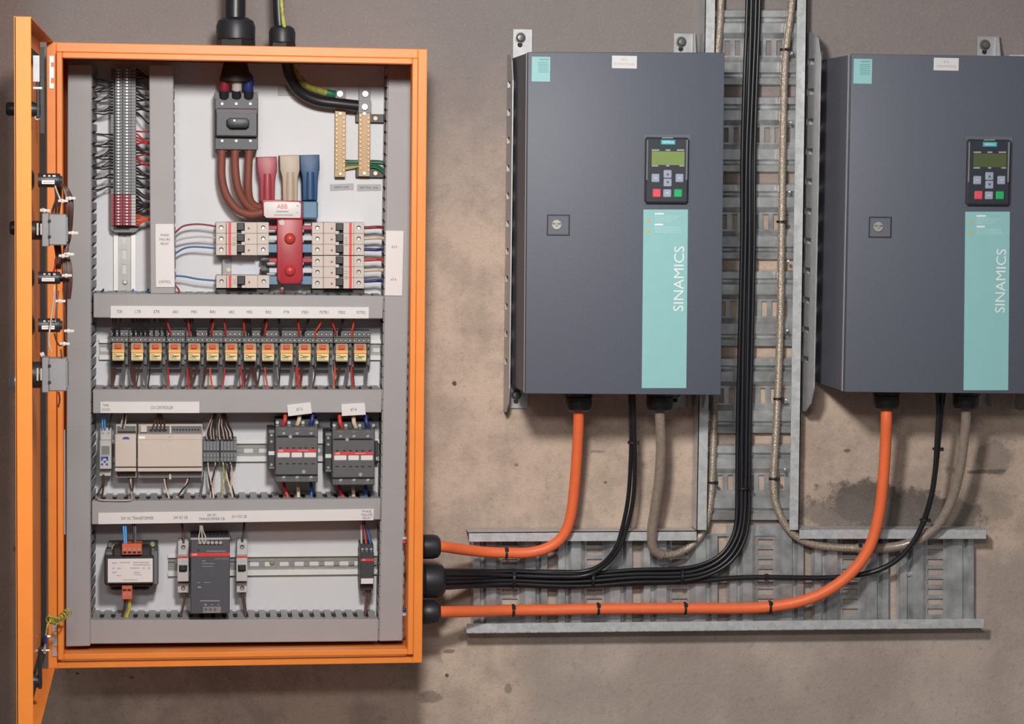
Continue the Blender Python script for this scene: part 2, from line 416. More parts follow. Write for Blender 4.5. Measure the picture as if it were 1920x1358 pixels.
def door_lock(name, label, py, ys, knob):
    z = P(70, py, ys).z
    t = thing(name, label, 'lock', (DX0, ys, z))
    if knob: B().rev((DX0-.0005, ys, z), (-1, 0, 0), [(0, .0085), (.012, .0085), (.015, .0098), (.027, .0098), (.030, .008)], 18).obj('knob', 'black_plastic', t)
    b = B(); b.rev((DX0+.002, ys, z), (1, 0, 0), [(0, .011), (.006, .011), (.012, .008), (.016, .0075)], 14); b.obj('spindle', 'black_plastic', t)
    b = B(); b.box(DX0+.013, DX0+.018, ys-.008, ys+.010, z-.012, z+.050, .001) if knob else b.box(DX0+.013, DX0+.018, ys-.008, ys+.008, z-.01, z+.05, .001)
    b.obj('cam_lever', 'black_plastic', t)
    B().cyl((DX0+.0135, ys, z-.012 if knob else z+.012), (DX0+.0135, ys+.03, z-.012 if knob else z+.012), .0035, 8).obj('rod', 'silver', t)
door_lock('door_lock', 'black door lock with a turn knob high on the orange door', 205, -.55, True)
door_lock('door_lock', 'black door lock cam near the foot of the orange door', 1278, -.55, False)
# silver lock-rod guide plate
t = thing('rod_guide', 'small grey steel rod guide near the head of the door', 'bracket', P(68, 155, -.66))
B().px(62, 104, 74, 153, -.66, -.655).obj('plate', 'bracket_steel', t); B().px(62, 163, 79, 167, -.66, -.655).obj('bar', 'silver', t)
B().px(75, 88, 83, 250, -.40, -.392).obj('lock_rod', 'black_plastic', t)

def door_switch(py, h, label, grey_top, silver):
    t = thing('selector_switch', label, 'switch', P(66, py, YD), 'rotary switches through the door')
    z = P(66, py, YD).z; hh = h/2*mpp(YD)
    r = .016 if silver else .0115
    if silver: B().rev((DX0-.0005, YD, z-.012), (-1, 0, 0), [(0, .013), (.010, .013), (.011, .0175), (.015, .0175), (.022, .011), (.0245, .003)], 24).obj('button', 'silver', t)
    else: B().rev((DX0-.0005, YD, z), (-1, 0, 0), [(0, .009), (.010, .009), (.011, .0102), (.020, .0098), (.022, .008)], 20).obj('knob', 'black_plastic', t)
    x = lambda q: P(q, py, YD).x
    B().rev((DX0+.002, YD, z-.003), (1, 0, 0), [(0, r*1.2), (x(81)-DX0-.002, r*1.2)], 20).obj('collar', 'black_plastic', t)
    B().box(x(70), x(73.5), YD-.0215, YD-.006, z-hh*.38, z+hh*.30, .0008).obj('clip', 'white_plastic', t)
    B().box(x(77), x(80), YD-.022, YD-.006, z-hh*.36, z+hh*.28, .0008).obj('clip', 'white_plastic', t)
    b = B(); b.box(x(80), x(93), YD-.020, YD+.018, z-hh, z+hh*.85, .001); b.obj('mounting_block', 'switch_grey', t)
    b = B(); b.box(x(93), x(126), YD-.022, YD+.018, z-hh*.92, z+hh*.80, .0015); b.box(x(106), x(128), YD-.020, YD+.016, z-hh*.75, z+hh*.66, .001)
    cb = b.obj('contact_block', 'switch_grey', t)
    b = B()
    for k in (.42, -.45): b.box(x(92), x(97), YD-.0225, YD-.02, z+hh*k-.002, z+hh*k+.002)
    b.obj('slot', 'slot_dark', cb)
    B().cyl((x(77), YD-.01, z+hh*.95), (x(84), YD-.01, z+hh*1.02), .0035, 8).obj('terminal', 'white_plastic', t)
door_switch(428, 66, 'grey contact blocks of a selector switch between two upper pilot lights', 0, False)
door_switch(699, 70, 'grey contact blocks of the lowest door switch with silver button', 0, True)
def pilot(py, h, label):
    t = thing('pilot_light', label, 'pilot light', P(66, py, YD), 'pilot lights through the door')
    z = P(66, py, YD).z; r = h/2*mpp(YD); x = lambda q: P(q, py, YD).x
    B().rev((DX0+.002, YD, z), (1, 0, 0), [(0, r*1.45), (.007, r*1.45), (.010, r)], 20).obj('collar', 'black_plastic', t)
    B().rev((x(72), YD, z), (1, 0, 0), [(0, r), (x(111)-x(72), r), (x(113)-x(72), r*.9)], 20).obj('body', 'black_plastic', t)
    B().rev((x(110), YD, z), (1, 0, 0), [(0, r*.72), (x(117)-x(110), r*.6)], 16).obj('cap', 'black_rubber', t)
    lb = B().box(x(79), x(103), YD-r-.0008, YD-r+.004, z-r*.52, z+r*.02).obj('label', 'label_white', t)
    b = B()
    for a, c in ((82, 86), (91, 95), (99, 105)): b.box(x(a), x(c), YD-r*.85, YD-r*.8+.004, z+r*.35, z+r*.75)
    b.obj('print', 'white_plastic', t)
    bars([(81, py+3, 101, py+5)], YD-r-.001, 'ink_pale', t)
pilot(338, 26, 'black pilot light body uppermost on the door')
pilot(521, 23, 'black pilot light body between the two grey switches')
pilot(610, 26, 'black pilot light body just above the lowest switch')

def wire(pts, r_px, m, label, group, name='wire', cat='wire', n=6, step=4):
    q = [P(*p) for p in pts]; r = r_px*mpp(pts[0][2])
    o = B().tube(q, r, n, step).obj(name, m, None, 60, origin=q[0])
    return tag(o, label, cat, group)
# wiring loom along the inside of the door
lm, lg = 'brown wire of the loom tied along the inner door face', 'brown door loom wires'
for i in range(6):
    j = i*2.1
    wire([(108, 343, YD), (118+j*.6, 350+j*.2, YD-.01), (124+j, 372, YD-.012), (126+j*.9, 400, YD-.01), (124+j*.8, 440, YD+.01), (121+j*.5, 470, YD+.01), (118+j*1.4, 500, YD), (120+j*1.3, 530, YD), (121+j*.9, 560, YD+.01)],
         2.6, 'brown_wire' if i != 2 else 'dark_wire', lm, lg)
for i in range(3):
    wire([(104+i*5, 350, YD+.01), (105+i*4, 375, YD+.015), (98+i*6, 400, YD+.02), (100+i*5, 440, YD+.02), (106+i*4, 480, YD+.02), (104+i*4, 505, YD+.02)], 2.4, 'brown_wire', 'brown wire running behind the grey switch blocks on the door', 'brown wires behind the switch blocks')
for i, (pts, m) in enumerate(([[(102, 535), (101, 560), (97, 590), (93, 620), (92, 645), (97, 660)], 'pale_wire'], [[(118, 540), (121, 570), (122, 610), (124, 640)], 'brown_wire'],
                              [[(104, 485), (103, 500), (100, 512)], 'maroon_wire'], [[(110, 545), (106, 575), (104, 600)], 'grey_wire'], [[(102, 625), (106, 640), (112, 648), (121, 645)], 'brown_wire'],
                              [[(103, 348), (107, 360), (114, 376)], 'pale_wire'], [[(114, 655), (116, 675), (119, 690)], 'brown_wire'], [[(110, 735), (112, 750), (109, 764)], 'brown_wire'])):
    wire([(x, y, YD-.018) for x, y in pts], 1.7, m, ['pale wire drooping from the middle pilot light past the lower one', 'thin brown wire hanging beside the middle pilot light', 'short maroon wire entering the middle pilot light from above',
         'grey wire between the middle and lower pilot lights', 'short brown wire looping under the lower pilot light', 'short pale wire under the uppermost pilot light', 'brown wire dropping into the lowest switch', 'brown wire end below the lowest switch'][i], None)
for i, (x, y) in enumerate(((117, 377), (131, 372), (118, 480), (128, 477), (124, 517), (112, 565), (120, 645), (83, 395), (136, 437), (128, 621))):
    b = B(); c = P(x, y, YD-.022); b.rev(c, (0, 1, 0), [(0, .0015), (.001, .003), (.006, .003)], 10); b.box(c.x-.006, c.x+.008, c.y+.001, c.y+.004, c.z-.0015, c.z+.002)
    tag(b.obj('cable_tie', 'white_plastic', None, 40, origin=c), 'white cable tie knot on the brown door wiring', 'cable tie', 'white ties on the door loom')
# coiled earth strap and its stud
pts = []
path = [Vector(P(*q)) for q in ((86, 1192, -.36), (89, 1172, -.36), (91, 1162, -.35), (97, 1163, -.34), (106, 1165, -.32), (116, 1158, -.30), (124, 1151, -.28), (128, 1147, -.25))]
b = B(); hp = [path[0], path[1]]
turns = 8; nn = turns*10; r = 7.2*mpp(-.3)
for i in range(nn+1):
    t = i/nn*(len(path)-3); k = min(int(t), len(path)-4); c = path[2+k].lerp(path[3+k], t-k); a = i/10*2*math.pi
    hp.append(c+Vector((math.cos(a)*r*.8, -math.sin(a)*r*.5, math.sin(a)*r)))
o = B().tube(hp, 1.6*mpp(-.3), 6, 2).obj('earth_strap', 'lime_wire', None, 60, origin=path[0]); tag(o, 'coiled yellow and green earth strap between door and cabinet', 'wire')
t = thing('earth_stud', 'steel earth stud with blue crimped lug low on the door', 'terminal', P(84, 1220, -.36))
B().tube([P(85.5, 1192, -.36), P(85, 1207, -.36)], 3.2*mpp(-.36), 8).obj('crimp', 'ferrule_blue', t)
b = B(); c = P(84, 1220, -.36); b.cyl((DX0+.002, c.y, c.z), (P(93, 1220, -.36).x, c.y, c.z), .0016, 8); b.cyl((c.x-.002, c.y, c.z), (c.x+.002, c.y, c.z), .006, 6); b.cyl(P(85, 1207, -.36), c, .0018, 6)
c = P(92, 1194, -.34); b.cyl((c.x-.004, c.y, c.z), (c.x+.002, c.y, c.z), .0028, 8); b.obj('stud', 'screw_steel', t)

# ------------------------------------------------------------------ cable ducts
def lerp2(a, b_, t): return (a[0]+(b_[0]-a[0])*t, a[1]+(b_[1]-a[1])*t)
FING = {}
def duct(name, label, q, side, base_off, pitch, skip=0):
    """q: cover quad in pixels; side: which long side shows its fingers ('l','r','t'); base_off: pixels the foot of that side stands out"""
    f = [P(x, y, DC) for x, y in q]
    c = sum(f, Vector())/4
    t = thing(name, label, 'cable duct', (c.x, PL, min(p.z for p in f)), 'grey slotted cable ducts')
    B().pq(q, DC, DC+.012, .0012).obj('cover', 'duct_grey', t)
    k = [Vector((p.x, PL, p.z)) for p in f]
    B().hexa([Vector((p.x, PL-.002, p.z)) for p in k], k).obj('base', 'duct_inside', t, 0)
    # the wires packed inside, added as fat dark tubes to darken the slots
    mid0, mid1 = ((f[0]+f[1])/2, (f[3]+f[2])/2) if side != 't' else ((f[0]+f[3])/2, (f[1]+f[2])/2)
    ac = Vector((1, 0, 0)) if side != 't' else Vector((0, 0, 1)); bb = B()
    for k, (u, yy, rr) in enumerate(((-.011, PL-.014, .0068), (.0, PL-.016, .007), (.011, PL-.013, .0068), (-.010, PL-.031, .0072), (.002, PL-.034, .0075), (.012, PL-.030, .006), (-.004, PL-.048, .007), (.009, PL-.046, .0065))):
        e0, e1 = mid0.lerp(mid1, .012), mid0.lerp(mid1, .988)
        bb.tube([Vector((p.x, yy, p.z))+ac*u for p in (e0, e1)], rr, 8)
    bb.obj('packed_wires', 'dark_wire', t, 60)['kind'] = 'stuff'
    a0, a1, o0, o1 = {'r': (1, 2, 0, 3), 'l': (0, 3, 1, 2), 't': (0, 1, 3, 2)}[side]
    out = {'r': Vector((1, 0, 0)), 'l': Vector((-1, 0, 0)), 't': Vector((0, 0, 1))}[side]*base_off*mpp(PL)
    A, Bq, O0, O1 = f[a0], f[a1], f[o0], f[o1]
    L = (Bq-A).length; n = int(L/(pitch*mpp(DC))); d = (Bq-A)/n; th = .0012
    # far side, one plain comb
    b = B(); dn = (O1-O0)/n
    inn = -out.normalized()*th if out.length else Vector((0, 0, 0))
    for i in range(n):
        p0, p1 = O0+dn*(i+.2), O0+dn*(i+.8); y0, y1 = DC+.003, PL-.001
        w = -inn
        b.hexa([Vector((p0.x, y0, p0.z)), Vector((p1.x, y0, p1.z)), Vector((p1.x, y1, p1.z)), Vector((p0.x, y1, p0.z))],
               [Vector((p0.x, y0, p0.z))+w, Vector((p1.x, y0, p1.z))+w, Vector((p1.x, y1, p1.z))+w, Vector((p0.x, y1, p0.z))+w])
    b.obj('side_comb', 'duct_grey', t, 0)['kind'] = 'stuff'
    # foot rail and the fingers of the visible side
    key = (name, side, round(L, 3)); me = None
    for i in range(n):
        p0, p1 = A+d*(i+.20), A+d*(i+.80)
        y0, y1, ym = DC+.006, PL-.001, PL-.020
        def at(p, y, k): return Vector((p.x, y, p.z)) + out*((y-DC)/(PL-DC)) + inn*k
        e0, e1 = A+d*i, A+d*(i+1)
        if me is None:
            b = B(); s0, s1 = p0, p1
            # a finger: broad head under the cover, narrower stem down to the base
            h0, h1 = A+d*(i+.05), A+d*(i+.95); yh = DC+.020
            b.hexa([at(h0, y0, 0), at(h1, y0, 0), at(h1, yh, 0), at(h0, yh, 0)], [at(h0, y0, 1), at(h1, y0, 1), at(h1, yh, 1), at(h0, yh, 1)])
            b.hexa([at(s0, yh, 0), at(s1, yh, 0), at(s1, y1, 0), at(s0, y1, 0)], [at(s0, yh, 1), at(s1, yh, 1), at(s1, y1, 1), at(s0, y1, 1)])
            bmesh.ops.recalc_face_normals(b.bm, faces=b.bm.faces[:])
            o = b.obj('finger', 'duct_grey', t, 0); me = o
        else:
            o = me.copy(); COL.objects.link(o); o.location = d*i
    return t
duct('cable_duct', 'full-height grey duct along the hinge side of the cabinet', [(127, 121), (172, 121), (169, 1212), (123.5, 1213)], 'r', 7, 20.6)
duct('cable_duct', 'short upright grey duct beside the tall terminal strip', [(279.5, 122), (325, 122), (328, 551), (282, 551)], 'r', 2, 20.6)
duct('cable_duct', 'full-height grey duct along the latch side of the cabinet', [(728, 122), (775, 122), (754.5, 1202), (711, 1203)], 'l', -2, 20.6)
duct('cable_duct', 'level grey duct above the relay row', [(175, 550), (719.5, 555), (718, 598), (175, 596)], 't', 1, 20.6)
duct('cable_duct', 'level grey duct between relay row and controller row', [(174, 730.5), (717, 731), (715.5, 774), (174, 775.5)], 't', 1, 20.6)
duct('cable_duct', 'level grey duct between controller row and transformer row', [(172, 940), (714.5, 935), (713.5, 975), (172, 984)], 't', 3, 20.6)
duct('cable_duct', 'bottom level grey duct under the transformer row', [(169, 1163), (710, 1161.5), (709, 1203), (169, 1208)], 't', 3, 20.6)

def label_plate(label, q, items, Yb=DC, m='label_white', name='name_plate', th=.0022, ink='ink'):
    t = tpx(name, label, 'label', sum(p[0] for p in q)/4, q[3][1], Yb)
    B().pq(q, Yb-th, Yb-.0002, .0004).obj('plate', m, t)
    if items: text(items, Yb-th-.0003, ink, t)
    return t
def rect(x0, y0, x1, y1): return [(x0, y0), (x1, y0), (x1, y1), (x0, y1)]
names = ['TDR', 'LTR', 'ETR', 'AR1', 'MR1', 'RR1', 'AR2', 'MR2', 'RR2', 'FTR', 'FSR1', 'FSTR1', 'FSR2', 'FSTR2']
nx = [224, 259, 294, 329, 364, 399, 434, 468, 503.5, 537.5, 572.5, 607.5, 641, 677]
label_plate('long white strip of relay names on the duct above the relays', [(207, 573.5), (692, 576), (691.5, 597.5), (207, 596.5)],
            [(s, x, 584.5+(x-224)*.0035, 5.6, 10.5 if len(s) < 4 else (12 if len(s) == 4 else 16)) for s, x in zip(names, nx)])
label_plate('white strip reading TIME CLOCK and CO CONTROLLER', rect(188, 753.5, 374, 774.8),
            [('TIME', 198, 760.3, 4.6, 11), ('CLOCK', 198.5, 768, 4.6, 15), ('CO CONTROLLER', 303.5, 764.5, 6, 41)])
label_plate('tilted white plate reading 67-5 over a contactor', [(538, 759.5), (582.5, 754.5), (585, 775.5), (540.5, 781)], [('67-5', 561.5, 767.5, 5.6, 11.5, 5)], th=.004)
label_plate('white plate reading 67-6 over a contactor', [(640, 758), (684, 755.5), (686, 778), (641, 780.5)], [('67-6', 663, 767.8, 5.6, 11.5, 2)], th=.004)
label_plate('long white strip of names on the duct above the transformer', [(184, 962), (701.5, 954.5), (700.5, 976), (184, 983.5)],
            [('24V AC TRANSFORMER', 257.5, 972, 5.8, 60), ('24V AC CB', 338.5, 970.7, 5.4, 26), ('24V DC', 397, 966, 5, 17), ('TRANSFORMER CB', 397, 973.2, 5, 48), ('24 V DC CB', 448.5, 968.7, 5.2, 28),
             ('PHASE', 688, 959, 4.6, 17), ('FAILURE', 688, 965.4, 4.6, 21), ('RELAY', 688, 971.6, 4.6, 16)])
label_plate('upright white plate reading PHASE FAILURE RELAY and CONTROL', [(291, 420), (326, 420), (327.5, 539), (292, 539)],
            [('PHASE', 309, 441, 4.6, 15), ('FAILURE', 309, 449, 4.6, 19), ('RELAY', 309, 457, 4.6, 15), ('CONTROL', 309, 528.5, 4.8, 22)])
label_plate('upright white plate reading 67-5 and 67-6 on the latch side duct', [(723.5, 432.5), (757, 433), (754, 555), (721.5, 554.5)],
            [('67-5', 739.5, 463, 4.6, 10), ('67-6', 738, 524, 4.6, 10)])
label_plate('small grey tag reading EARTH LINK', [(618.5, 346), (663, 344), (663.5, 356), (619, 358)], [('EARTH LINK', 641, 351, 4.4, 27, 2)], Yb=PL, m='label_grey', th=.0012)
label_plate('small grey tag reading NEUTRAL LINK', [(669.5, 346), (714.5, 345.5), (714.5, 357.5), (669.5, 358.5)], [('NEUTRAL LINK', 692, 352, 4.4, 35)], Yb=PL, m='label_grey', th=.0012)
label_plate('blank grey sticker behind the thick black cable', rect(521, 160, 552, 180), [], Yb=PL, m='label_grey', name='sticker', th=.0006)

# ------------------------------------------------------------------ DIN rails
def rail(label, x0, y0, x1, y1, slots, vertical=False, front=PL-.0075, slot_first=None, pitch=28):
    t = tpx('din_rail', label, 'mounting rail', (x0+x1)/2, max(y0, y1), PL, 'steel mounting rails')
    b = B(); v = B(); w = (x1-x0) if vertical else (y1-y0); e = w*.17; bk = PL-.0015
    if vertical:
        b.px(x0, y0, x0+e, y1, front, front+.001); b.px(x1-e, y0, x1, y1, front, front+.001)
        b.px(x0+e, y0, x0+e+1.2, y1, front, bk); b.px(x1-e-1.2, y0, x1-e, y1, front, bk)
        xa, xb, c = x0+e, x1-e, (x0+x1)/2; hw, hh = 3.6, 8.5
        v.px(xa, y0, c-hw, y1, bk, bk+.001); v.px(c+hw, y0, xb, y1, bk, bk+.001)
        edge = y0
        for s in slots: v.px(c-hw, edge, c+hw, s-hh, bk, bk+.001); edge = s+hh
        v.px(c-hw, edge, c+hw, y1, bk, bk+.001)
    else:
        b.px(x0, y0, x1, y0+e, front, front+.001); b.px(x0, y1-e, x1, y1, front, front+.001)
        b.px(x0, y0+e, x1, y0+e+1.2, front, bk); b.px(x0, y1-e-1.2, x1, y1-e, front, bk)
        ya, yb, c = y0+e, y1-e, (y0+y1)/2; hw, hh = 8.5, 4.2
        v.px(x0, ya, x1, c-hh, bk, bk+.001); v.px(x0, c+hh, x1, yb, bk, bk+.001)
        edge = x0
        for s in slots: v.px(edge, c-hh, s-hw, c+hh, bk, bk+.001); edge = s+hw
        v.px(edge, c-hh, x1, c+hh, bk, bk+.001)
    b.obj('flanges', 'zinc_lit', t, 0); v.obj('web', 'zinc_shaded', t, 0)
    return t
t = rail('upright slotted steel rail carrying the tall terminal strip', 213, 126, 254, 545, [449, 477, 505], True)
B().disc(234.5, 529, 4.6, PL-.006, PL-.0015, 14, .001).obj('screw', 'screw_steel', t)
rail('steel rail behind the relay row', 186, 636, 716, 675, [196, 708])
rail('steel rail behind the controller and contactors', 196, 824, 711, 866, [466, 494, 602, 609])
t = rail('long steel rail behind the transformer row', 315, 1036, 713, 1079, [477, 505, 533, 561, 589, 617, 645, 673])
B().disc(510, 1055, 4.5, PL-.006, PL-.0015, 14, .001).obj('screw', 'bolt_yellow', t)
B().disc(331, 1055, 4, PL-.006, PL-.0015, 14, .001).obj('screw', 'screw_steel', t)

# ------------------------------------------------------------------ tall terminal strip
def terminal(i, y, h, body, marker, grp, lab):
    t = tpx('terminal_block', lab, 'terminal', 231, y+h, PL, grp)
    y1 = y+h-.5
    b = B(); b.px(208, y, 216, y1, -.068, PL-.007); b.px(216, y, 246, y1, -.088, PL-.007, .0004); b.px(246, y, 254.5, y1, -.078, PL-.007)
    b.obj('body', body, t, 0)
    B().px(246.3, y+.2, 254.3, y1-.1, -.0795, -.078).obj('marker', marker, t, 0)
    for xx in (222, 238): B().disc(xx, y+h/2, 1.6, -.0895, -.084, 8).obj('screw', 'bright_screw' if (i*7+int(xx)) % 3 == 0 else 'screw_steel', t)
    B().disc(230, y+h/2, 1.5, -.0884, -.084, 6).obj('bridge_hole', 'slot_dark', t)
pitch = 5.78
for i in range(41): terminal(i, 128+i*pitch, pitch, 'terminal_mid', 'terminal_light', 'grey terminals of the tall strip', 'thin grey screw terminal in the tall upright strip')
for i in range(10): terminal(i, 365.5+i*pitch, pitch, 'terminal_red', 'device_grey', 'red terminals of the tall strip', 'thin red screw terminal at the foot of the strip')
t = tpx('end_stop', 'grey end clamp under the red terminals on the upright rail', 'clamp', 232, 434, PL)
b = B(); b.prism([(208, 424), (261, 424), (258, 432), (252, 436), (216, 436), (209, 431)], -.062, PL-.007); b.obj('clamp', 'terminal_mid', t)
rnd = random.Random(3)
def strip_wires():
    for i in range(41):
        y = 128+(i+.5)*pitch
        inleft = 150 < y < 216 or 250 < y < 356
        if inleft and not (320 < y < 356 and i % 3 == 0):
            slot = 121+20.8*round((y-121-4)/20.8)+8 + rnd.uniform(-3, 3)
            m = 'dark_wire' if rnd.random() < .86 else 'grey_wire'
            wire([(212, y, -.072), (206, y+rnd.uniform(-.5, .5), -.076), (196, y*.55+slot*.45+rnd.uniform(-2, 2), -.082+rnd.uniform(-.006, .006)), (184, y*.15+slot*.85, -.085), (172, slot, -.09), (164, slot+4, -.09)], 1.35, m,
                 'thin dark wire from the tall strip into the hinge side duct', 'dark wires from strip to hinge side duct')
        if y < 214 or y > 244:
            slot = 122+20.6*round((y-122+4)/20.6)+4 + rnd.uniform(-3, 3)
            red = 244 < y < 274 or 288 < y < 294 or 297 < y < 309
            m = 'red_wire' if red else 'dark_wire'
            wire([(252, y, -.072), (258, y, -.078), (266, y*.6+slot*.4+rnd.uniform(-2, 2), -.084), (276, y*.1+slot*.9, -.088), (284, slot, -.092), (292, slot+3, -.092)], 1.6, m,
                 'thin red wire from the tall strip into the short duct' if red else 'thin dark wire from the tall strip into the short duct', 'red wires from strip to short duct' if red else 'dark wires from strip to short duct')
    for i in range(10):
        y = 365.5+(i+.5)*pitch
        for kx in (0, 1):
            yy = y+kx*2.2; slot = 386 if y < 398 else 411; slot += rnd.uniform(-4, 4)
            red = y > 399
            wire([(252, yy, -.072), (258, yy, -.078), (266, yy*.6+slot*.4, -.084), (276, yy*.1+slot*.9, -.088), (284, slot, -.092), (292, slot+3, -.092)], 1.2, 'orange_red_wire' if red else 'dark_wire',
                 'orange-red wire from the red terminals into the short duct' if red else 'thin dark wire from the red terminals into the short duct', 'orange-red wires by the red terminals' if red else 'dark wires by the red terminals')
strip_wires()
for i, (x, m) in enumerate(((246, 'sky_wire'), (190, 'navy_wire'), (274, 'blue_wire'))):
    wire([(x, 556, -.085), (x, 549, -.085), (x+4, 543, -.075)], 2, m, ['blue wire end peeping from the duct below the upright rail', 'navy wire end in the duct corner by the upright rail', 'blue wire end beside the foot of the short duct'][i], None)
for i in range(4):
    wire([(330+i*1.5, 536+i*2.5, -.08), (336, 545+i, -.085), (331-i, 553, -.09)], 1.3, 'red_wire', 'short red wire tucked under the CONTROL plate', 'red wires by the CONTROL plate')

# ------------------------------------------------------------------ main breaker, its cables and the busbar
t = tpx('main_breaker', 'dark grey main breaker with a black rotary handle', 'circuit breaker', 443, 282, PL)
b = B(); b.px(403, 173, 484, 281, -.095, PL, .001); body = b.obj('body', 'breaker_dark', t)
B().px(404.5, 203, 483, 256, -.112, -.094, .002).obj('front', 'breaker_dark', t)
for xa, xc in ((403, 407.5), (479.5, 484)): B().px(xa, 172, xc, 186, -.097, -.07).obj('barrier', 'black_plastic', t)
B().px(406, 205, 482, 212, -.1126, -.111).obj('band', 'breaker_band', t)
b = B(); b.prism([(425, 225), (431, 221), (462, 221.5), (467.5, 226), (467.5, 236), (462, 240), (432, 240), (426, 234)], -.128, -.112, .002); b.obj('handle', 'black_plastic', t)
B().disc(439.5, 226, 1.8, -.1290, -.125, 10).obj('handle_screw', 'bright_screw', t)
for x in (416.5, 443, 469.5):
    for y in (194.5, 264): B().disc(x, y, 2.3, -.0965, -.09, 10).obj('screw', 'bright_screw', t)
b = B()
for x in (416, 442, 468): b.px(x-9, 276, x+9, 284, -.088, PL-.01)
b.obj('lower_terminal', 'black_plastic', t)
def cable(name, label, pts, r_px, m, group=None, n=12, cat='cable', step=6):
    q = [P(*p) for p in pts]; r = r_px*mpp(sum(p[2] for p in pts)/len(pts))
    return tag(B().tube(q, r, n, step).obj(name, m, None, 60, origin=q[0]), label, cat, group)
# incoming supply through the top
YT = -.125
t = tpx('supply_cable', 'thick black supply cable entering the cabinet roof through the larger gland', 'cable', 441, 60, YT)
B().tube([P(442, -140, YT), P(441.5, 0, YT), P(441, 60, YT), P(441, 118, YT+.02), P(442, 124, YT+.022)], 19*mpp(YT), 18, 4).obj('jacket', 'black_cable', t, 60)
b = B(); b.rev(P(441.5, 116, YT+.02), (0, 0, -1), [(0, .019), (.012, .022), (.024, .0245), (.032, .025)], 18); b.obj('breakout_boot', 'black_rubber', t)
for x, m, x2 in ((421, 'maroon_wire', 419), (444, 'pale_wire', 443), (465.5, 'navy_wire', 467)):
    B().tube([P((x+441)/2, 132, -.105), P(x, 148, -.102), P(x, 166, -.099), P(x2, 182, -.09)], 9.5*mpp(-.1), 14, 4).obj('core', m, t, 60)
for x in (420, 443.5, 466): B().tube([P(x, 168, -.1), P(x, 182, -.093)], 9*mpp(-.1), 12).obj('sleeve', 'black_rubber', t)
def gland(label, p0, axis, r, ln, cat='cable gland'):
    t = thing('cable_gland', label, cat, p0, 'black cable glands')
    b = B(); b.rev(p0, axis, [(0, r*1.0), (ln*.30, r*1.0)], 6); b.obj('hex_nut', 'black_plastic', t)
    b = B(); b.rev(p0, axis, [(ln*.28, r*.88), (ln*.34, r*.97), (ln*.72, r*.98), (ln*.90, r*.88), (ln, r*.62)], 16); b.obj('dome_nut', 'black_plastic', t)
g = P(442, 90, YT); gland('large black gland on the cabinet roof', Vector((g.x, YT, Z(CH))), (0, 0, 1), .0325, .052)
g = P(529, 90, YT); gland('smaller black gland on the cabinet roof', Vector((g.x, YT, Z(CH))), (0, 0, 1), .0222, .040)
cable('black_cable', 'thick black neutral cable curving from the roof gland to the neutral link',
      [(520, -140, YT), (522, 0, YT), (526, 60, YT), (533, 100, YT+.01), (538, 118, YT+.02), (544.5, 145, -.09), (561, 171, -.078), (593, 188, -.072), (636, 194.5, -.07), (671, 198.5, -.068)], 10.5, 'black_cable', n=16)
cable('earth_cable', 'yellow and green earth cable entering the smaller roof gland', [(526, -140, YT-.014), (528, 0, YT-.014), (533, 52, YT-.014)], 4, 'lime_wire')
cable('earth_cable', 'yellow and green earth cable curving to the earth link', [(541, 108, YT+.03), (549, 130, -.08), (572, 158, -.07), (600, 170, -.064), (614, 174, -.06)], 6.5, 'lime_wire')
cable('earth_sleeve', 'dark crimped sleeve on the end of the earth cable', [(611, 173, -.06), (620, 175.5, -.06), (628, 177, -.058)], 7, 'green_wire', cat='sleeve')
# brick red cables under the breaker
for lab, pts in (('outermost brick-red cable looping from breaker to busbar', [(416, 274, -.085), (415.5, 300, -.085), (416, 335, -.085), (425, 367, -.085), (445, 393, -.085), (470, 402, -.083), (494, 397, -.08), (503, 388, -.078)]),
                 ('middle brick-red cable looping from breaker to busbar', [(441.5, 274, -.085), (440.5, 310, -.085), (446, 352, -.085), (460, 380, -.08), (478, 394, -.075), (497, 392, -.07)]),
                 ('innermost brick-red cable dropping from breaker to busbar', [(468, 274, -.085), (466, 310, -.085), (465, 350, -.085), (469, 376, -.08), (482, 388, -.075), (497, 386, -.07)])):
    cable('power_cable', lab, pts, 7.6, 'brick_cable', 'brick-red cables under the main breaker', 14)
def boot(label, x0, x1, ytop, yn, yb, m, tail=None):
    t = tpx('lug_shroud', label, 'cable shroud', (x0+x1)/2, yb, PL, 'coloured lug shrouds')
    c = (x0+x1)/2+1; hw = 13.8
    b = B(); b.prism([(x0, ytop), (x1, ytop-1), (x1+.5, ytop+27), (c+hw+1, yn), (c+hw, yb), (c-hw, yb), (c-hw-1, yn), (x0+1, ytop+27)], -.088, PL-.004, .003); b.obj('shroud', m, t)
    B().tube([P(c, ytop+32, -.083), P(c, yn+10, -.084), P(c, yb-2, -.084)], 9*mpp(-.08), 14, 3).obj('barrel', m, t, 60)
    if tail: B().px(c-15, yb, c+15, tail, -.080, PL-.004, .003).obj('tail', 'boot_pale_blue', t)
boot('crimson lug shroud above the ABB plate', 481.5, 519, 294.5, 336, 378, 'boot_red')
boot('cream lug shroud between crimson and blue ones', 524, 562, 291.5, 334, 378, 'boot_cream')
boot('blue lug shroud with a pale blue lower sleeve', 562, 599, 291, 332, 376, 'boot_blue', 411)
t = tpx('busbar_cover', 'bright red insulated busbar with two round studs', 'busbar', 544, 534, PL)
b = B(); b.prism([(519.5, 411), (567.5, 411), (568, 524), (561, 533), (526, 533), (519.5, 524)], -.092, -.050, .003); b.obj('cover', 'cover_red', t)
b = B(); b.prism([(491, 380), (492, 374), (566, 377), (568, 412), (505, 411), (494, 406)], -.094, -.050, .002); b.obj('terminal_housing', 'cover_red', t)
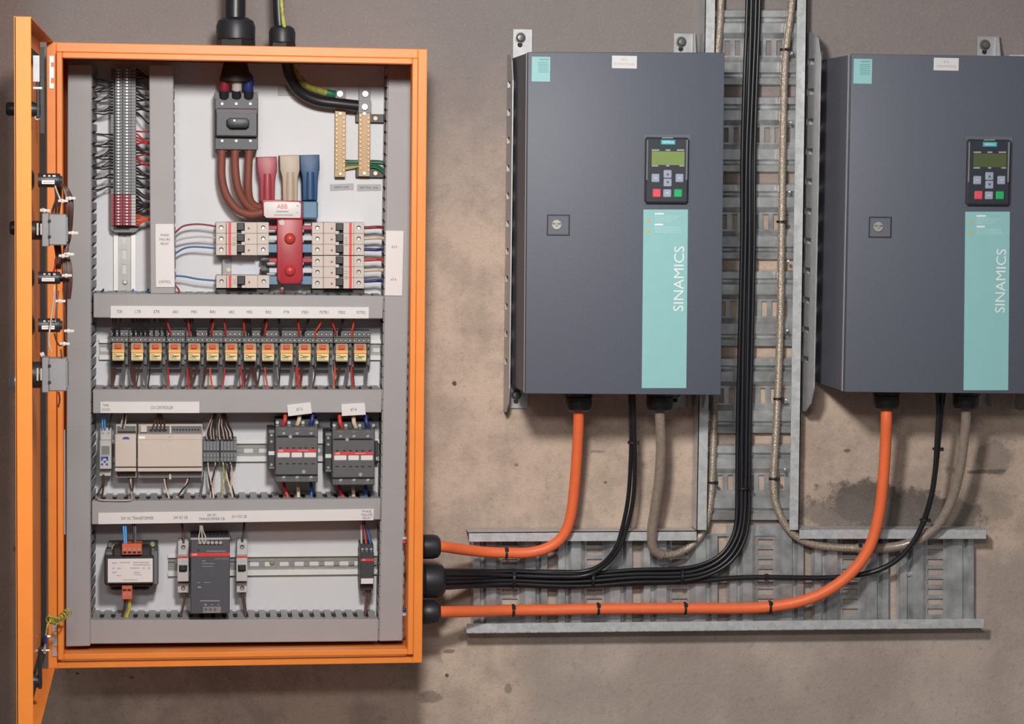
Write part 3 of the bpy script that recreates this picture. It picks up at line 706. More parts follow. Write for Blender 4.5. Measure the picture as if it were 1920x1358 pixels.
lp = B(); lp.prism([(494.5, 380.5), (497, 378.5), (561, 379), (564.5, 383), (564, 407), (562, 409), (499, 408.5), (495, 404)], -.0965, -.094, .0006); lp.obj('rating_plate', 'label_white', t)
text([('ABB', 529, 387, 9, 19.5)], -.0968, 'brand_red', t)
bars([(518, 395.2, 541, 398.2), (514, 402, 549, 404.6), (556, 385, 560, 387), (556, 398, 559, 399.5)], -.0968, 'ink_pale', t)
for y in (448, 508): B().dome(544, y, 10.8, -.100, .0085).obj('stud', 'dome_red', t)
B().prism([(522, 415), (530, 411.5), (534, 417), (532, 423), (525, 422)], -.0935, -.092).obj('notch', 'white_plastic', t)
for y0, m, w in ((427, 'cover_red', 4), (446.5, 'adapter_pale', 4.6), (466, 'boot_pale_blue', 8), (488, 'cover_red', 4), (507.5, 'adapter_pale', 4.6), (526, 'boot_pale_blue', 8)):
    B().px(503, y0-w, 521, y0+w, -.080, -.072, .001).obj('comb_tab', m, t); B().px(566, y0-w, 587, y0+w, -.080, -.072, .001).obj('comb_tab', m, t)
for y in (488, 507.5): B().prism([(487, y-1), (490, y-4.5), (505, y-4.5), (505, y+4.5), (490, y+4.5), (487, y+2)], -.083, -.070, .001).obj('end_sleeve', 'black_plastic', t)

def breaker_h(label, x0, y0, x1, y1, poles, flip, brand=None):
    """miniature circuit breakers lying on their side (toggle travels left-right)"""
    t = tpx('circuit_breaker', label, 'circuit breaker', (x0+x1)/2, y1, PL, 'cream circuit breakers beside the busbar')
    w = x1-x0; X = (lambda f: x0+w*f) if not flip else (lambda f: x1-w*f)
    def bx(f0, f1, ya, yb, yf, yk, bev=0):
        a, c = sorted((X(f0), X(f1))); return B().px(a, ya, c, yb, yf, yk, bev)
    h = (y1-y0)/poles
    for i in range(poles):
        ya, yb = y0+h*i, y0+h*(i+1)-.35
        b = B(); a, c = sorted((X(0), X(.20))); b.px(a, ya, c, yb, -.088, PL-.006, .0005); a, c = sorted((X(.20), X(.78))); b.px(a, ya, c, yb, -.102, PL-.006, .0005); a, c = sorted((X(.78), X(1))); b.px(a, ya, c, yb, -.088, PL-.006, .0005)
        b.obj('pole', 'device_beige', t)
        ym = (ya+yb)/2
        for f in (.10, .895):
            B().disc(X(f), ym-.5, 4.0, -.0884, -.085, 14).obj('screw_recess', 'slot_dark', t); B().disc(X(f), ym+.6, 3.0, -.0890, -.085, 12).obj('screw', 'screw_steel', t)
        bx(.235, .285, ya, yb, -.1026, -.10).obj('stripe', 'brand_red', t)
        bx(.395, .545, ya+1, yb-.2, -.1028, -.10).obj('toggle_well', 'slot_dark', t)
        bx(.40, .535, ya+h*.05, ya+h*.72, -.110, -.102, .0008).obj('toggle', 'black_plastic', t)
        bx(.48, .555, yb-h*.22, yb+h*.10 if i < poles-1 else yb, -.1065, -.101, .0005).obj('toggle_lug', 'device_beige', t)
        B().disc(X(.62), ym+1, 2.0, -.1026, -.10, 10).obj('indicator', 'dot_red', t)
    xs = sorted((X(.31), X(.375))); H = y1-y0
    bars([(xs[0], y0+H*f, xs[1], y0+H*f+1.4) for f in ((.45, .52, .6, .68) if poles > 1 else (.3, .45, .6))], -.1029, 'ink_pale', t)
    xs = sorted((X(.77), X(.775))); bars([(xs[0], y0, xs[0]+.7, y1)], -.1029, 'ink_pale', t)
breaker_h('three-pole cream breaker fed by the curved control wires', 405, 417, 504, 479, 3, False)
breaker_h('single-pole cream breaker alone on the hinge side of the red busbar', 405.5, 516.5, 505, 540.5, 1, False)
breaker_h('upper three-pole cream breaker on the far side of the red busbar', 585, 417.5, 682.5, 479, 3, True)
breaker_h('lower three-pole cream breaker on the far side of the red busbar', 585, 480, 682.5, 541.5, 3, True)
t = tpx('breaker_adapter', 'pale plastic breaker adapter with an empty place', 'adapter', 455, 551, PL)
b = B(); b.px(417, 440, 500, 540, -.052, PL, .001); b.obj('carrier', 'adapter_pale', t)
B().px(417, 440, 434, 540, -.056, PL, .001).obj('rib', 'adapter_shade', t)
B().disc(428.5, 506, 4.4, -.058, -.05, 12).obj('screw', 'bolt_yellow', t)
b = B(); b.px(405, 541, 505, 551, -.078, PL, .001); b.obj('foot', 'black_plastic', t)
t = tpx('breaker_adapter', 'black plastic foot under the two three-pole breakers', 'adapter', 634, 552, PL)
b = B(); b.px(585, 542, 683, 553, -.078, PL, .001); b.obj('foot', 'black_plastic', t); B().px(570, 415, 682, 541, -.050, PL).obj('carrier', 'adapter_pale', t)
wire([(529, 537, -.07), (529, 543, -.075), (529, 549, -.075)], 2.4, 'red_wire', 'small red wire end below the red busbar', None)
c = P(529, 541, -.08); tag(B().rev(c, (0, 1, 0), [(0, .0026), (.01, .003)], 10).obj('lug_bolt', 'bolt_dark', None, 35, origin=c), 'dark little bolt just below the red busbar', 'bolt')
yR = -.078
for i, (y, m, col) in enumerate(((427, 'maroon_wire', 'red'), (447, 'cream_wire', 'cream'), (468, 'navy_wire', 'dark blue'), (487.5, 'red_wire', 'red'), (507, 'cream_wire', 'cream'), (527.5, 'navy_wire', 'dark blue'))):
    wire([(676, y, yR), (690, y, yR), (706, y+(-1 if i != 2 else .5), yR), (719, y, yR-.008), (728, y+5, yR-.015)], 3.0, m,
         f'{col} phase wire from the {"upper" if i < 3 else "lower"} three-pole breaker to the latch side duct', 'phase wires to the latch side duct', n=8)
for lab, m, pts in (('dark red control wire arching to the three-pole breaker', 'maroon_wire', [(322, 442), (330, 435), (344, 424), (368, 420.5), (392, 422.5), (410, 426)]),
                    ('pale control wire arching to the three-pole breaker', 'pale_wire', [(322, 458), (330, 452), (348, 446.5), (372, 444), (392, 445), (410, 447)]),
                    ('blue control wire arching to the three-pole breaker', 'blue_wire', [(322, 481), (331, 474), (345, 466), (362, 463), (385, 464), (410, 466.5)]),
                    ('blue wire running to the single-pole breaker', 'blue_wire', [(322, 517), (332, 517.5), (348, 519), (372, 523.5), (410, 527)])):
    wire([(x, y, -.074) for x, y in pts], 1.7, m, lab, 'control wires from the short duct', n=8)
b = 0
# neutral and earth links
def link(label, x0, x1, y0, y1, ytop, bolts, feet):
    t = tpx('link_bar', label, 'terminal bar', (x0+x1)/2, y1, PL, 'brass link bars')
    B().px(x0, y0, x1, y1, -.055, -.043, .0005).obj('bar', 'brass', t)
    n = int((y1-y0-14)/8.2)
    for i in range(n):
        y = y0+12+i*8.2
        for k, x in enumerate((x0+3.2, x1-3.2)): B().disc(x, y+k*4, 2.5, -.0575, -.054, 8, .0004).obj('screw', 'brass_screw', t)
    for (bx0, by0, bx1, by1, cx, cyy) in bolts:
        lug = B().px(bx0, by0, bx1, by1, -.0565, -.050, .0006).obj('lug', 'terminal_light', t)
        B().disc(cx, cyy, 6.6, -.0605, -.055, 18, .0008).obj('bolt', 'silver', t); 
    for (fx0, fy0, fx1, fy1, sx, sy, m) in feet:
        B().px(fx0, fy0, fx1, fy1, -.046, PL, .0008).obj('insulator', 'black_plastic', t)
        B().disc(sx, sy, 4.4, -.0475, -.045, 12, .0005).obj('foot_screw', m, t)
    for yy in (y0+8, y1-6): B().disc((x0+x1)/2, yy, 3.6, -.0575, -.054, 12, .0005).obj('end_screw', 'bolt_yellow' if x0 < 650 else 'screw_steel', t)
link('brass earth link bar of many screws beneath the yellow-green cable', 628, 648, 205, 332, 0, [(628, 167, 648, 185, 637.5, 176)], [(630, 212, 646, 226, 638, 219, 'brass_screw')])
link('brass neutral link bar of many screws at the black cable end', 672.5, 694, 205, 331, 0, [(673, 166, 694, 190, 685, 176), (672, 189, 696, 212, 684, 200.5)],
     [(666.5, 214, 720, 230, 704, 222, 'brass_screw'), (667, 315, 720, 333, 704, 325, 'bolt_yellow')])
for i, (y0, y1, m) in enumerate(((301, 302, 'green_wire'), (309, 309.5, 'green_wire'), (316, 312, 'yellow_wire'))):
    wire([(646, y0, -.05), (658, (y0+y1)/2, -.05), (675, y1, -.05)], 1.9, m, ['green earth wire topmost between the brass links', 'green earth wire lower between the brass links', 'yellow earth wire between the brass links'][i], 'earth wires between the links')
for i, pts in enumerate(([(690, 302), (706, 302), (720, 304), (728, 306)], [(690, 309), (704, 309.5), (714, 314), (724, 322)], [(690, 313), (704, 314), (714, 319), (724, 328)])):
    wire([(x, y, -.052) for x, y in pts], 2.2, 'green_wire', ['green wire leaving the neutral link level into the duct', 'green wire sagging from the neutral link into the duct', 'lowest green wire from the neutral link into the duct'][i], 'green wires from the neutral link')

# ------------------------------------------------------------------ relay row
rx = [222, 257.5, 292, 327.8, 364.5, 399, 434, 469, 503, 537.7, 571.6, 605.6, 641.3, 675.8]
for i, (x, nm) in enumerate(zip(rx, names)):
    dy = 1.6*i/13; e = -1 if i < 13 else 0
    t = tpx('plug_in_relay', f'orange-banded plug-in relay under the name {nm}', 'relay', x, 692+dy, PL, 'row of plug-in relays')
    Y = lambda v: v+dy
    x0, x1 = x-15.5, x+19
    b = B(); b.px(x0, Y(619), x1, Y(642), -.075, PL-.006, .0006); b.px(x0+.6, Y(642), x1-.6, Y(681), -.060, PL-.006); b.px(x0, Y(681), x1-8, Y(692), -.066, PL-.006, .0006)
    b.px(x+12.5, Y(640), x1-1, Y(684), -.070, PL-.006, .0006); b.obj('socket', 'terminal_grey', t)
    b = B(); b.px(x-12.5, Y(679), x+12, Y(690), -.067, -.06); b.obj('socket_shade', 'black_plastic', t)  # shade low on the socket, put in as a black strip
    B().px(x0+.4, Y(630.5), x1-.4, Y(632), -.0757, -.074).obj('groove', 'slot_dark', t, 0)
    for k in range(4):
        xx = x-11.5+k*8.6
        for yy, zf in ((625.5, -.0765), (636.8, -.0765)):
            B().disc(xx, Y(yy), 2.5, zf, -.07, 10).obj('screw_recess', 'slot_dark', t); B().disc(xx+.3, Y(yy)+.3, 1.7, zf-.0006, -.07, 8).obj('screw', 'bright_screw' if (k+i+int(yy)) % 3 == 0 else 'screw_steel', t)
    b = B(); b.px(x-12, Y(643.5), x+11.5, Y(657), -.086, -.058, .0008); b.px(x-11.5, Y(657), x+11, Y(677), -.097, -.058, .0008); b.obj('case', 'relay_clear', t)
    B().px(x-6.5, Y(645.5), x+5.5, Y(653.5), -.090, -.085, .0006).obj('test_tab', 'relay_tab', t)
    B().px(x-12.2, Y(655.5), x+11.8, Y(662), -.100, -.094, .0008).obj('band', 'relay_orange', t)
    B().px(x-11.2, Y(662), x+10.5, Y(674.5), -.0982, -.096).obj('label', 'relay_label', t)
    bars([(x-9.5, Y(664.5), x-3, Y(666)), (x-9.5, Y(668.5), x+3, Y(670)), (x-4, Y(666.5), x+8, Y(668.5)), (x-9, Y(671.5), x+4, Y(672.5))], -.0984, 'ink_olive', t)
    b = B(); b.px(x+13.5, Y(650), x1-2, Y(655), -.0712, -.069); b.px(x+13.5, Y(664), x+16, Y(669), -.0712, -.069); b.obj('marker_slot', 'slot_dark', t)
D_, R_ = 'dark_wire', 'red_wire'
ab = [(212, 213, D_), (217, 216, D_), (226, 224, D_), (248, 249, D_), (252, 252, D_), (257, 258, D_), (262, 262, D_), (266, 267, D_), (270, 270, D_), (275, 275, D_), (280, 279, D_), (290, 289, D_), (300, 300, D_), (306, 308, D_), (312, 311, D_),
      (313, 319, R_), (346, 364, D_), (351, 367, D_), (357, 361, D_), (361, 366, D_), (353, 355, R_), (396, 390, D_), (398, 392, D_), (401, 397, R_), (420, 423, R_), (457, 458, R_), (460, 464, D_), (464, 468, D_), (468, 471, D_), (496, 490, D_), (498, 493, D_), (501, 497, R_),
      (522, 525, D_), (524, 527, D_), (559, 561, R_), (577, 567, D_), (579, 570, D_), (604, 592, 'orange_red_wire'), (622, 629, R_), (642, 635, D_), (644, 638, D_), (664, 660, 'orange_red_wire')]
for xt, xb, m in ab:
    long_ = m == 'orange_red_wire'
    wire([(xt, 590, -.095), (xt, 600, -.092), ((xt+xb)/2, 612, -.088), (xb, 622, -.083), (xb, 629 if not long_ else 633, -.077)], 1.5 if m == D_ else 1.9, m,
         'red wire dropping from the upper duct into a relay socket' if m != D_ else 'dark wire dropping from the upper duct into a relay socket', 'red wires above the relays' if m != D_ else 'dark wires above the relays')
bl = []
for i, x in enumerate(rx):
    pass
for xt, xb, m, k in ((213, 211, 'brown_wire', 4), (232, 231, 'grey_wire', 3), (249, 252, 'brown_wire', 4), (260, 256, 'brown_wire', 1), (271, 274, 'grey_wire', 3), (281, 278, 'dark_wire', 1), (308, 314, 'grey_wire', 3), (315, 317, R_, 1), (344, 336, 'grey_wire', 3),
                     (351, 354, R_, 1), (357, 360, 'brown_wire', 3), (369, 357, 'brown_wire', 2), (378, 376, 'grey_wire', 2), (385, 381, 'brown_wire', 2), (394, 397, 'orange_red_wire', 1), (413, 417, 'grey_wire', 3), (421, 418, R_, 1), (446, 442, 'grey_wire', 3),
                     (452, 456, R_, 1), (459, 458, 'brown_wire', 2), (470, 457, 'brown_wire', 2), (477, 481, 'brown_wire', 3), (488, 483, 'dark_wire', 1), (497, 501, 'orange_red_wire', 1), (515, 521, 'grey_wire', 3), (525, 523, 'dark_wire', 1), (548, 544, 'grey_wire', 3),
                     (557, 560, R_, 2), (566, 563, 'brown_wire', 2), (583, 583, 'grey_wire', 3), (592, 587, 'brown_wire', 1), (619, 624, 'grey_wire', 3), (628, 626, 'orange_red_wire', 1), (636, 628, 'brown_wire', 2), (651, 646, 'grey_wire', 3), (659, 662, R_, 1), (662, 664, 'brown_wire', 1), (686, 684, 'grey_wire', 3)):
    for j in range(k):
        o = (j-(k-1)/2)*2.6
        nmw = {'brown_wire': 'brown', 'grey_wire': 'grey', 'dark_wire': 'dark', R_: 'red', 'orange_red_wire': 'red'}[m]
        wire([(xt+o, 683, -.060), (xt+o, 694, -.070), (xt*.6+xb*.4+o*.8, 708, -.080), (xb+o*.4, 722, -.088), (xb+o*.2, 734, -.092)], 1.35 if nmw != 'red' else 1.7, m,
             f'{nmw} wire gathered from a relay socket into the lower duct', f'{nmw} wires below the relays')

# ------------------------------------------------------------------ controller row
t = tpx('time_switch', 'slim pale digital time clock with small blue buttons', 'timer', 198, 893, PL)
b = B(); b.px(188, 803, 209, 827, -.080, PL-.006, .0008); b.px(187, 826, 209, 880, -.096, PL-.006, .001); b.px(186.5, 880, 208, 893, -.080, PL-.006, .0008); b.obj('case', 'device_grey', t)
B().px(189.5, 834, 206.5, 854, -.0975, -.095).obj('bezel', 'white_plastic', t)
B().px(190.5, 836.5, 205.5, 852.5, -.0982, -.097).obj('display', 'lcd_grey', t)
for x0, y0, x1, y1 in ((189.5, 856.5, 193, 864), (193, 856.5, 201, 859.5), (199.5, 856.5, 203, 864)): B().px(x0, y0, x1, y1, -.0968, -.095).obj('button', 'button_blue', t)
for x, y in ((196.5, 866), (191.5, 871), (200.5, 871)): B().disc(x, y, 2.1, -.0968, -.095, 10).obj('button', 'button_blue', t)
for x, y in ((192.5, 812), (203.5, 812), (191, 887.5)): B().disc(x, y, 2.6, -.0806, -.078, 10).obj('screw', 'screw_steel', t)
for (nm, x0, x1) in (('controller_module', 215.5, 256), ('controller_module', 258, 380)):
    small = x0 < 230
    t = tpx(nm, 'narrow beige expansion module at the time clock end of the controller' if small else 'wide beige CO controller module with hinged cover', 'controller', (x0+x1)/2, 897, PL)
    b = B(); b.px(x0+2, 796, x1, 896, -.082, PL-.006, .001); b.obj('base', 'device_beige', t)
    B().px(x0, 814.5, x1-.5, 876, -.104, -.080, .0012).obj('cover', 'device_beige', t)
    B().px(x0, 877.5, x1-.5, 884.5, -.100, -.080, .0008).obj('lower_flap', 'device_beige', t)
    B().px(x0+4, 799, x1-1.5, 812.5, -.0835, -.080).obj('upper_terminals', 'terminal_grey', t)
    B().px(x0+4, 886, x1-1.5, 894, -.0835, -.080).obj('lower_terminals', 'terminal_grey' if not small else 'black_plastic', t)
    if small:
        bars([(229.5, 821.5, 243, 824), (232, 819.5, 241, 821.5)], -.1043, 'button_blue', t); B().px(221, 809, 255, 812, -.085, -.083).obj('lever', 'slot_dark', t)
    else:
        bars([(260, 818, 272, 823)], -.1043, 'white_ink', t); bars([(316, 826.2, 320.5, 827.8), (260, 824, 379, 824.6)], -.1044, 'ink_pale', t); text([('K2', 320, 819.2, 3.6, 7)], -.1045, 'ink_pale', t)
        B().px(263, 797.5, 275.5, 811, -.0890, -.083, .0008).obj('plug', 'device_beige', t)
        b = B()
        for k in range(5): b.disc(282+k*7.4, 807, 2, -.0842, -.083, 8)
        for k in range(9): b.disc(326.5+k*5.7, 806, 1.7, -.0842, -.083, 8)
        b.obj('terminal_holes', 'slot_dark', t)['kind'] = 'stuff'
        B().px(318, 796, 321, 813, -.086, -.08).obj('rib', 'device_beige', t)
        B().px(317, 888, 321, 899, -.086, -.08).obj('rib', 'device_beige', t)
for i in range(10):
    x = 381+i*6.15+(1.6 if i > 4 else 0)
    t = tpx('terminal_block', 'narrow grey feed-through terminal beside the CO controller', 'terminal', x+3, 870, PL, 'grey terminals beside the controller')
    b = B(); b.px(x, 827, x+5.7, 866, -.078, PL-.006, .0004); b.px(x, 821, x+5.7, 829, -.062, PL-.006); b.px(x, 864, x+5.7, 870, -.062, PL-.006); b.obj('body', 'terminal_mid', t)
    B().px(x+.8, 845, x+5, 848, -.0788, -.077).obj('slot', 'slot_dark', t); B().disc(x+2.8, 843, 2.2, -.079, -.077, 8).obj('screw', 'terminal_light', t); B().px(x+.6, 853, x+5, 857, -.0800, -.077).obj('clamp', 'terminal_light', t)
def contactor(label, dx, dy, brandw):
    t = tpx('contactor', label, 'contactor', 556+dx, 906+dy, PL, 'grey contactors')
    def bx(x0, y0, x1, y1, yf, yb, bev=0): return B().px(x0+dx, y0+dy, x1+dx, y1+dy, yf, yb, bev)
    b = B(); b.px(516+dx, 786+dy, 596+dx, 905+dy, -.096, PL-.006, .001); b.obj('base', 'contactor_dark', t)
    b = B(); b.px(516.5+dx, 800.5+dy, 596+dx, 820+dy, -.130, -.09, .001); b.px(516.5+dx, 820+dy, 596+dx, 891+dy, -.137, -.09, .0015); b.px(516.5+dx, 890+dy, 596+dx, 904.5+dy, -.130, -.09, .001); b.obj('body', 'contactor_grey', t)
    bx(519.5, 842.5, 593, 848, -.1376, -.136).obj('red_stripe', 'brand_red', t)
    text([('ABB', 526.5+dx, 845.2+dy, 3.4, 9)], -.1380, 'label_white', t); bars([(559+dx, 844.6+dy, 578+dx, 845.9+dy)], -.1380, 'label_grey', t)
    for a, c in ((520, 543.5), (546.5, 567), (570, 593)): bx(a, 849, c, 858.5, -.1385, -.136, .001).obj('marker', 'label_white', t)
    for x in (525.5, 539, 551, 562.5, 573.5, 587):
        bx(x-3.2, 868.8, x+3.2, 870.8, -.1374, -.136).obj('vent', 'slot_dark', t); bx(x-2.2, 839, x+2.2, 841.5, -.1374, -.136).obj('vent', 'slot_dark', t)
    bx(520, 817.7, 591, 818.7, -.1374, -.129).obj('seam', 'slot_dark', t, 0)
    B().disc(544.5+dx, 819.5+dy, 3.6, -.1385, -.13, 14, .0005).obj('screw', 'screw_steel', t); B().disc(569.5+dx, 885+dy, 4.0, -.1385, -.13, 14, .0005).obj('screw', 'screw_steel', t)
    b = B()
    for x in (532, 557, 583): b.prism([(x-3.5+dx, 812+dy), (x+3.5+dx, 810.5+dy), (x+2+dx, 814.5+dy), (x-1+dx, 815+dy)], -.1306, -.128); b.prism([(x-3.5+dx, 895+dy), (x+.5+dx, 892+dy), (x+4+dx, 894+dy), (x+1+dx, 897.5+dy), (x-2+dx, 897+dy)], -.1306, -.128)
    b.obj('arrow_prints', 'key_grey', t)
    bars([(x-4+dx, 804+dy, x+4+dx, 805.4+dy) for x in (532, 557, 583)]+[(x-4+dx, 899.5+dy, x+4+dx, 900.8+dy) for x in (532, 557, 583)], -.1304, 'terminal_mid', t)
    for x in (521, 543, 569, 595): B().disc(x-1+dx, 792.5+dy, 3.2, -.0975, -.09, 10).obj('screw', 'screw_steel', t)
    # auxiliary contact block
    b = B(); b.px(502.5+dx, 804+dy, 515.5+dx, 881+dy, -.105, PL-.006, .001); aux = b.obj('auxiliary_block', 'contactor_dark', t)
    for y in (816.5, 828.5, 872): B().disc(509+dx, y+dy, 3.0, -.107, -.10, 12, .0005).obj('screw', 'screw_steel', aux)
    bx(503.5, 846.5, 514.5, 853.5, -.1062, -.104).obj('marker', 'label_white', aux)
    bx(504, 807, 514.5, 812, -.1058, -.104).obj('cross_slot', 'terminal_mid', aux); bx(504, 876, 514.5, 879, -.1058, -.104).obj('cross_slot', 'terminal_mid', aux)
contactor('grey contactor with red stripe under the tilted 67-5 plate', 0, 0, 1)
contactor('grey contactor with red stripe under the 67-6 plate', 106.5, 5.3, 1)
for k, (x, m, nmw) in enumerate(((533, 'red_wire', 'red'), (559.5, 'cream_wire', 'cream'), (584, 'navy_wire', 'blue'), (639, 'red_wire', 'red'), (665, 'cream_wire', 'cream'), (688.5, 'navy_wire', 'blue'))):
    w = '67-5' if k < 3 else '67-6'; dy = 0 if k < 3 else 4.5; s = 1 if k < 3 else -1
    wire([(x+2*s, 768+dy, -.098), (x+2*s, 780+dy, -.103), (x+1*s, 789+dy, -.106), (x-2*s, 797+dy, -.104), (x-3*s, 806+dy, -.098)], 4.2, m, f'thick {nmw} wire curling into the head of the {w} contactor', 'thick wires into the contactors', n=10)
    x2 = x-1 if k < 3 else x-3
    wire([(x2, 896+dy, -.075), (x2, 908+dy, -.080), (x2+(3 if nmw == 'red' else 1), 920+dy, -.085), (x2+(8 if nmw == 'red' else 1), 934, -.09), (x2+(9 if nmw == 'red' else 1), 944, -.09)], 3.6 if nmw != 'blue' else 3.2, m if nmw != 'blue' else 'blue_wire',
         f'{nmw} wire leaving the foot of the {w} contactor', 'wires out of the contactors', n=10)
t = tpx('rail_clip', 'small dark rail clip at the latch side end of the contactors', 'clamp', 707, 868, PL)
b = B(); b.px(703, 828, 709, 866, -.060, PL-.006, .0006); b.obj('clip', 'contactor_dark', t); B().px(705, 857, 708, 863, -.0615, -.059).obj('tongue', 'white_plastic', t)
cw = [('blue wire into the head of the time clock', 'sky_wire', [(192, 775), (192, 792), (192, 805)], 1.6), ('second blue wire into the head of the time clock', 'sky_wire', [(196, 775), (196.5, 792), (197, 805)], 1.6),
      ('dark wire passing between time clock and controller', 'dark_wire', [(210, 775), (207, 788), (205, 805)], 1.2),
      ('brown wire leaving the foot of the time clock', 'brown_wire', [(194, 890), (193, 905), (186, 922), (180, 930)], 2), ('brown wire leaving the time clock for the duct slot', 'brown_wire', [(193, 893), (194, 910), (192, 925), (190, 935)], 2),
      ('pink wire into the narrow module', 'pink_wire', [(232, 775), (229, 788), (226, 802)], 1.4), ('dark wire into the narrow module', 'dark_wire', [(234, 775), (232, 790), (230, 804)], 1.4), ('second pink wire into the narrow module', 'pink_wire', [(237, 778), (235, 794), (232, 804)], 1.2)]
for k in range(4):
    cw.append((f'brown wire {["one", "two", "three", "four"][k]} of the fan into the wide controller module', 'brown_wire', [(296+k*1.5, 775), (290+k*6, 792), (284+k*8, 809)], 1.7))
for k, (xt, xb) in enumerate(((402, 391), (403, 399), (405, 404), (416, 415), (418, 423), (420, 429), (422, 436))):
    cw.append(('twisted dark wire into the head of the feed-through terminals', 'dark_wire', [(xt, 775), ((xt+xb)/2-2, 795), (xb-1, 812), (xb, 824)], 1.8)); cw.append(('twisted pink wire into the head of the feed-through terminals', 'pink_wire', [(xt-1.5, 775), ((xt+xb)/2-5, 797), (xb-4, 812), (xb-2.5, 824)], 1.05))
for lab, m, pts, r in cw: wire([(x, y, -.085) for x, y in pts], r, m, lab, 'twisted wires above the terminals' if 'twisted' in lab else None)
for lab, m, pts, r in (('pink wire out of the narrow module', 'pink_wire', [(246, 891), (245, 908), (247, 925), (248, 940)], 1.7), ('dark wire out of the narrow module', 'dark_wire', [(249, 891), (250, 908), (248, 925), (249, 938)], 1.4), ('brown wire out of the narrow module', 'brown_wire', [(240, 891), (243, 906), (246, 920)], 1.6),
                       ('pink wire dropping from the middle of the wide controller', 'pink_wire', [(307, 888), (309, 905), (313, 922), (318, 936)], 1.7), ('dark wire dropping from the middle of the wide controller', 'dark_wire', [(311, 890), (311, 907), (313, 924), (312, 938)], 1.5),
                       ('pale wire sweeping back from the wide controller to the duct', 'pink_wire', [(354, 888), (350, 905), (340, 922), (329, 936)], 1.5), ('dark wire sweeping back from the wide controller to the duct', 'dark_wire', [(356, 888), (353, 905), (343, 917), (333, 930)], 1.5),
                       ('grey wire under the corner of the wide controller', 'grey_wire', [(381, 885), (380, 905), (377, 922), (374, 938)], 2.2),
                       ('dark wire crossing under the feed-through terminals', 'dark_wire', [(391, 866), (391, 890), (394, 912), (399, 936)], 1.6), ('pink wire crossing under the feed-through terminals', 'pink_wire', [(404, 866), (403, 890), (398, 912), (393, 936)], 1.6),
                       ('dark wire looping under the feed-through terminals', 'dark_wire', [(406, 866), (402, 886), (397, 905), (397, 936)], 1.5), ('pink wire looping under the feed-through terminals', 'pink_wire', [(390, 866), (392, 888), (396, 905), (401, 936)], 1.5),
                       ('yellow and green wire under the feed-through terminals', 'lime_wire', [(418, 866), (420, 888), (419, 908), (416, 934)], 1.8),
                       ('dark wire winding down at the far end terminal', 'dark_wire', [(423, 866), (427, 888), (433, 908), (439, 928), (439, 940)], 1.7), ('pink wire winding down at the far end terminal', 'pink_wire', [(425, 870), (426, 895), (430, 910), (436, 930)], 1.6),
                       ('pale wire hanging straight at the far end terminal', 'pink_wire', [(432, 866), (435, 885), (433, 905), (436, 934)], 1.5), ('dark wire hanging straight at the far end terminal', 'dark_wire', [(434, 866), (430, 886), (433, 910), (441, 934)], 1.6)):
    wire([(x, y, -.072-.015*i/(len(pts)-1)) for i, (x, y) in enumerate(pts)], r, m, lab, None)
wire([(180, 930, -.1), (186, 937, -.118), (206, 938.5, -.118), (246, 938, -.118), (248, 930, -.1)], 1.4, 'pale_wire', 'pale wire lying along the duct edge below the time clock', None)

# ------------------------------------------------------------------ transformer row
t = tpx('transformer', 'black control transformer with white rating label and orange terminals', 'transformer', 246, 1106, PL)
b = B(); b.px(203, 1017, 296, 1032, -.060, PL, .001); b.px(208, 1096, 280, 1106, -.062, PL, .001); b.obj('feet', 'transformer_black', t)
B().px(197, 1034, 297, 1098, -.100, PL-.004, .002).obj('laminations', 'transformer_steel', t)
b = B(); b.px(195.5, 1043, 288, 1096, -.118, -.07, .002); b.px(211, 1028, 284, 1046, -.108, -.06, .003); b.px(205, 1095, 286, 1101, -.108, -.06, .002); b.obj('bobbin', 'transformer_black', t)
B().px(202, 1048, 286.5, 1092.5, -.1192, -.1175, .0004).obj('rating_label', 'label_white', t)
bars([(210, 1055, 220, 1057), (224, 1054, 244, 1056), (249, 1054, 280, 1056), (249, 1058.5, 282, 1060.3), (210, 1065, 215, 1067), (220, 1065, 227, 1067), (244, 1064.5, 262, 1066.5), (267, 1064.5, 272, 1066.5), (277, 1064, 281, 1067), (210, 1072.5, 218.5, 1074.5),
      (250.5, 1073, 262.5, 1075)], -.1195, 'ink_pale', t)
bars([(219, 1079, 227, 1080.3), (251, 1077.5, 266, 1078.7), (231, 1087, 258, 1088.3)], -.1195, 'label_grey', t)
u = B().px(228.5, 1020, 266, 1040.5, -.125, -.09, .001).obj('upper_terminals', 'terminal_orange', t)
for k in range(4): B().px(230.5+k*9, 1034.5, 237+k*9, 1038, -.1255, -.124).obj('wire_entry', 'slot_dark', u); B().disc(233.5+k*9, 1030.5, 2.4, -.1256, -.124, 10).obj('screw', 'screw_steel', u)
u = B().px(228.5, 1098.5, 248, 1124.5, -.112, -.085, .001).obj('lower_terminals', 'terminal_orange', t)
for k in range(2): B().px(230+k*8.8, 1105, 237+k*8.8, 1108.5, -.1125, -.111).obj('wire_entry', 'slot_dark', u); B().disc(233.5+k*8.8, 1114.5, 2.6, -.1126, -.111, 10).obj('screw', 'screw_steel', u)
for x, y, m in ((206, 1022.5, 'bolt_dark'), (213.5, 1026.5, 'brass_screw'), (285.5, 1021.5, 'bolt_yellow')): B().disc(x, y, 5.2, -.066, -.058, 14, .001).obj('fixing_screw', m, t)
for x in (220, 257, 270): B().px(x-5, 1102, x+5, 1107, -.085, -.06, .001).obj('pin', 'transformer_black', t)
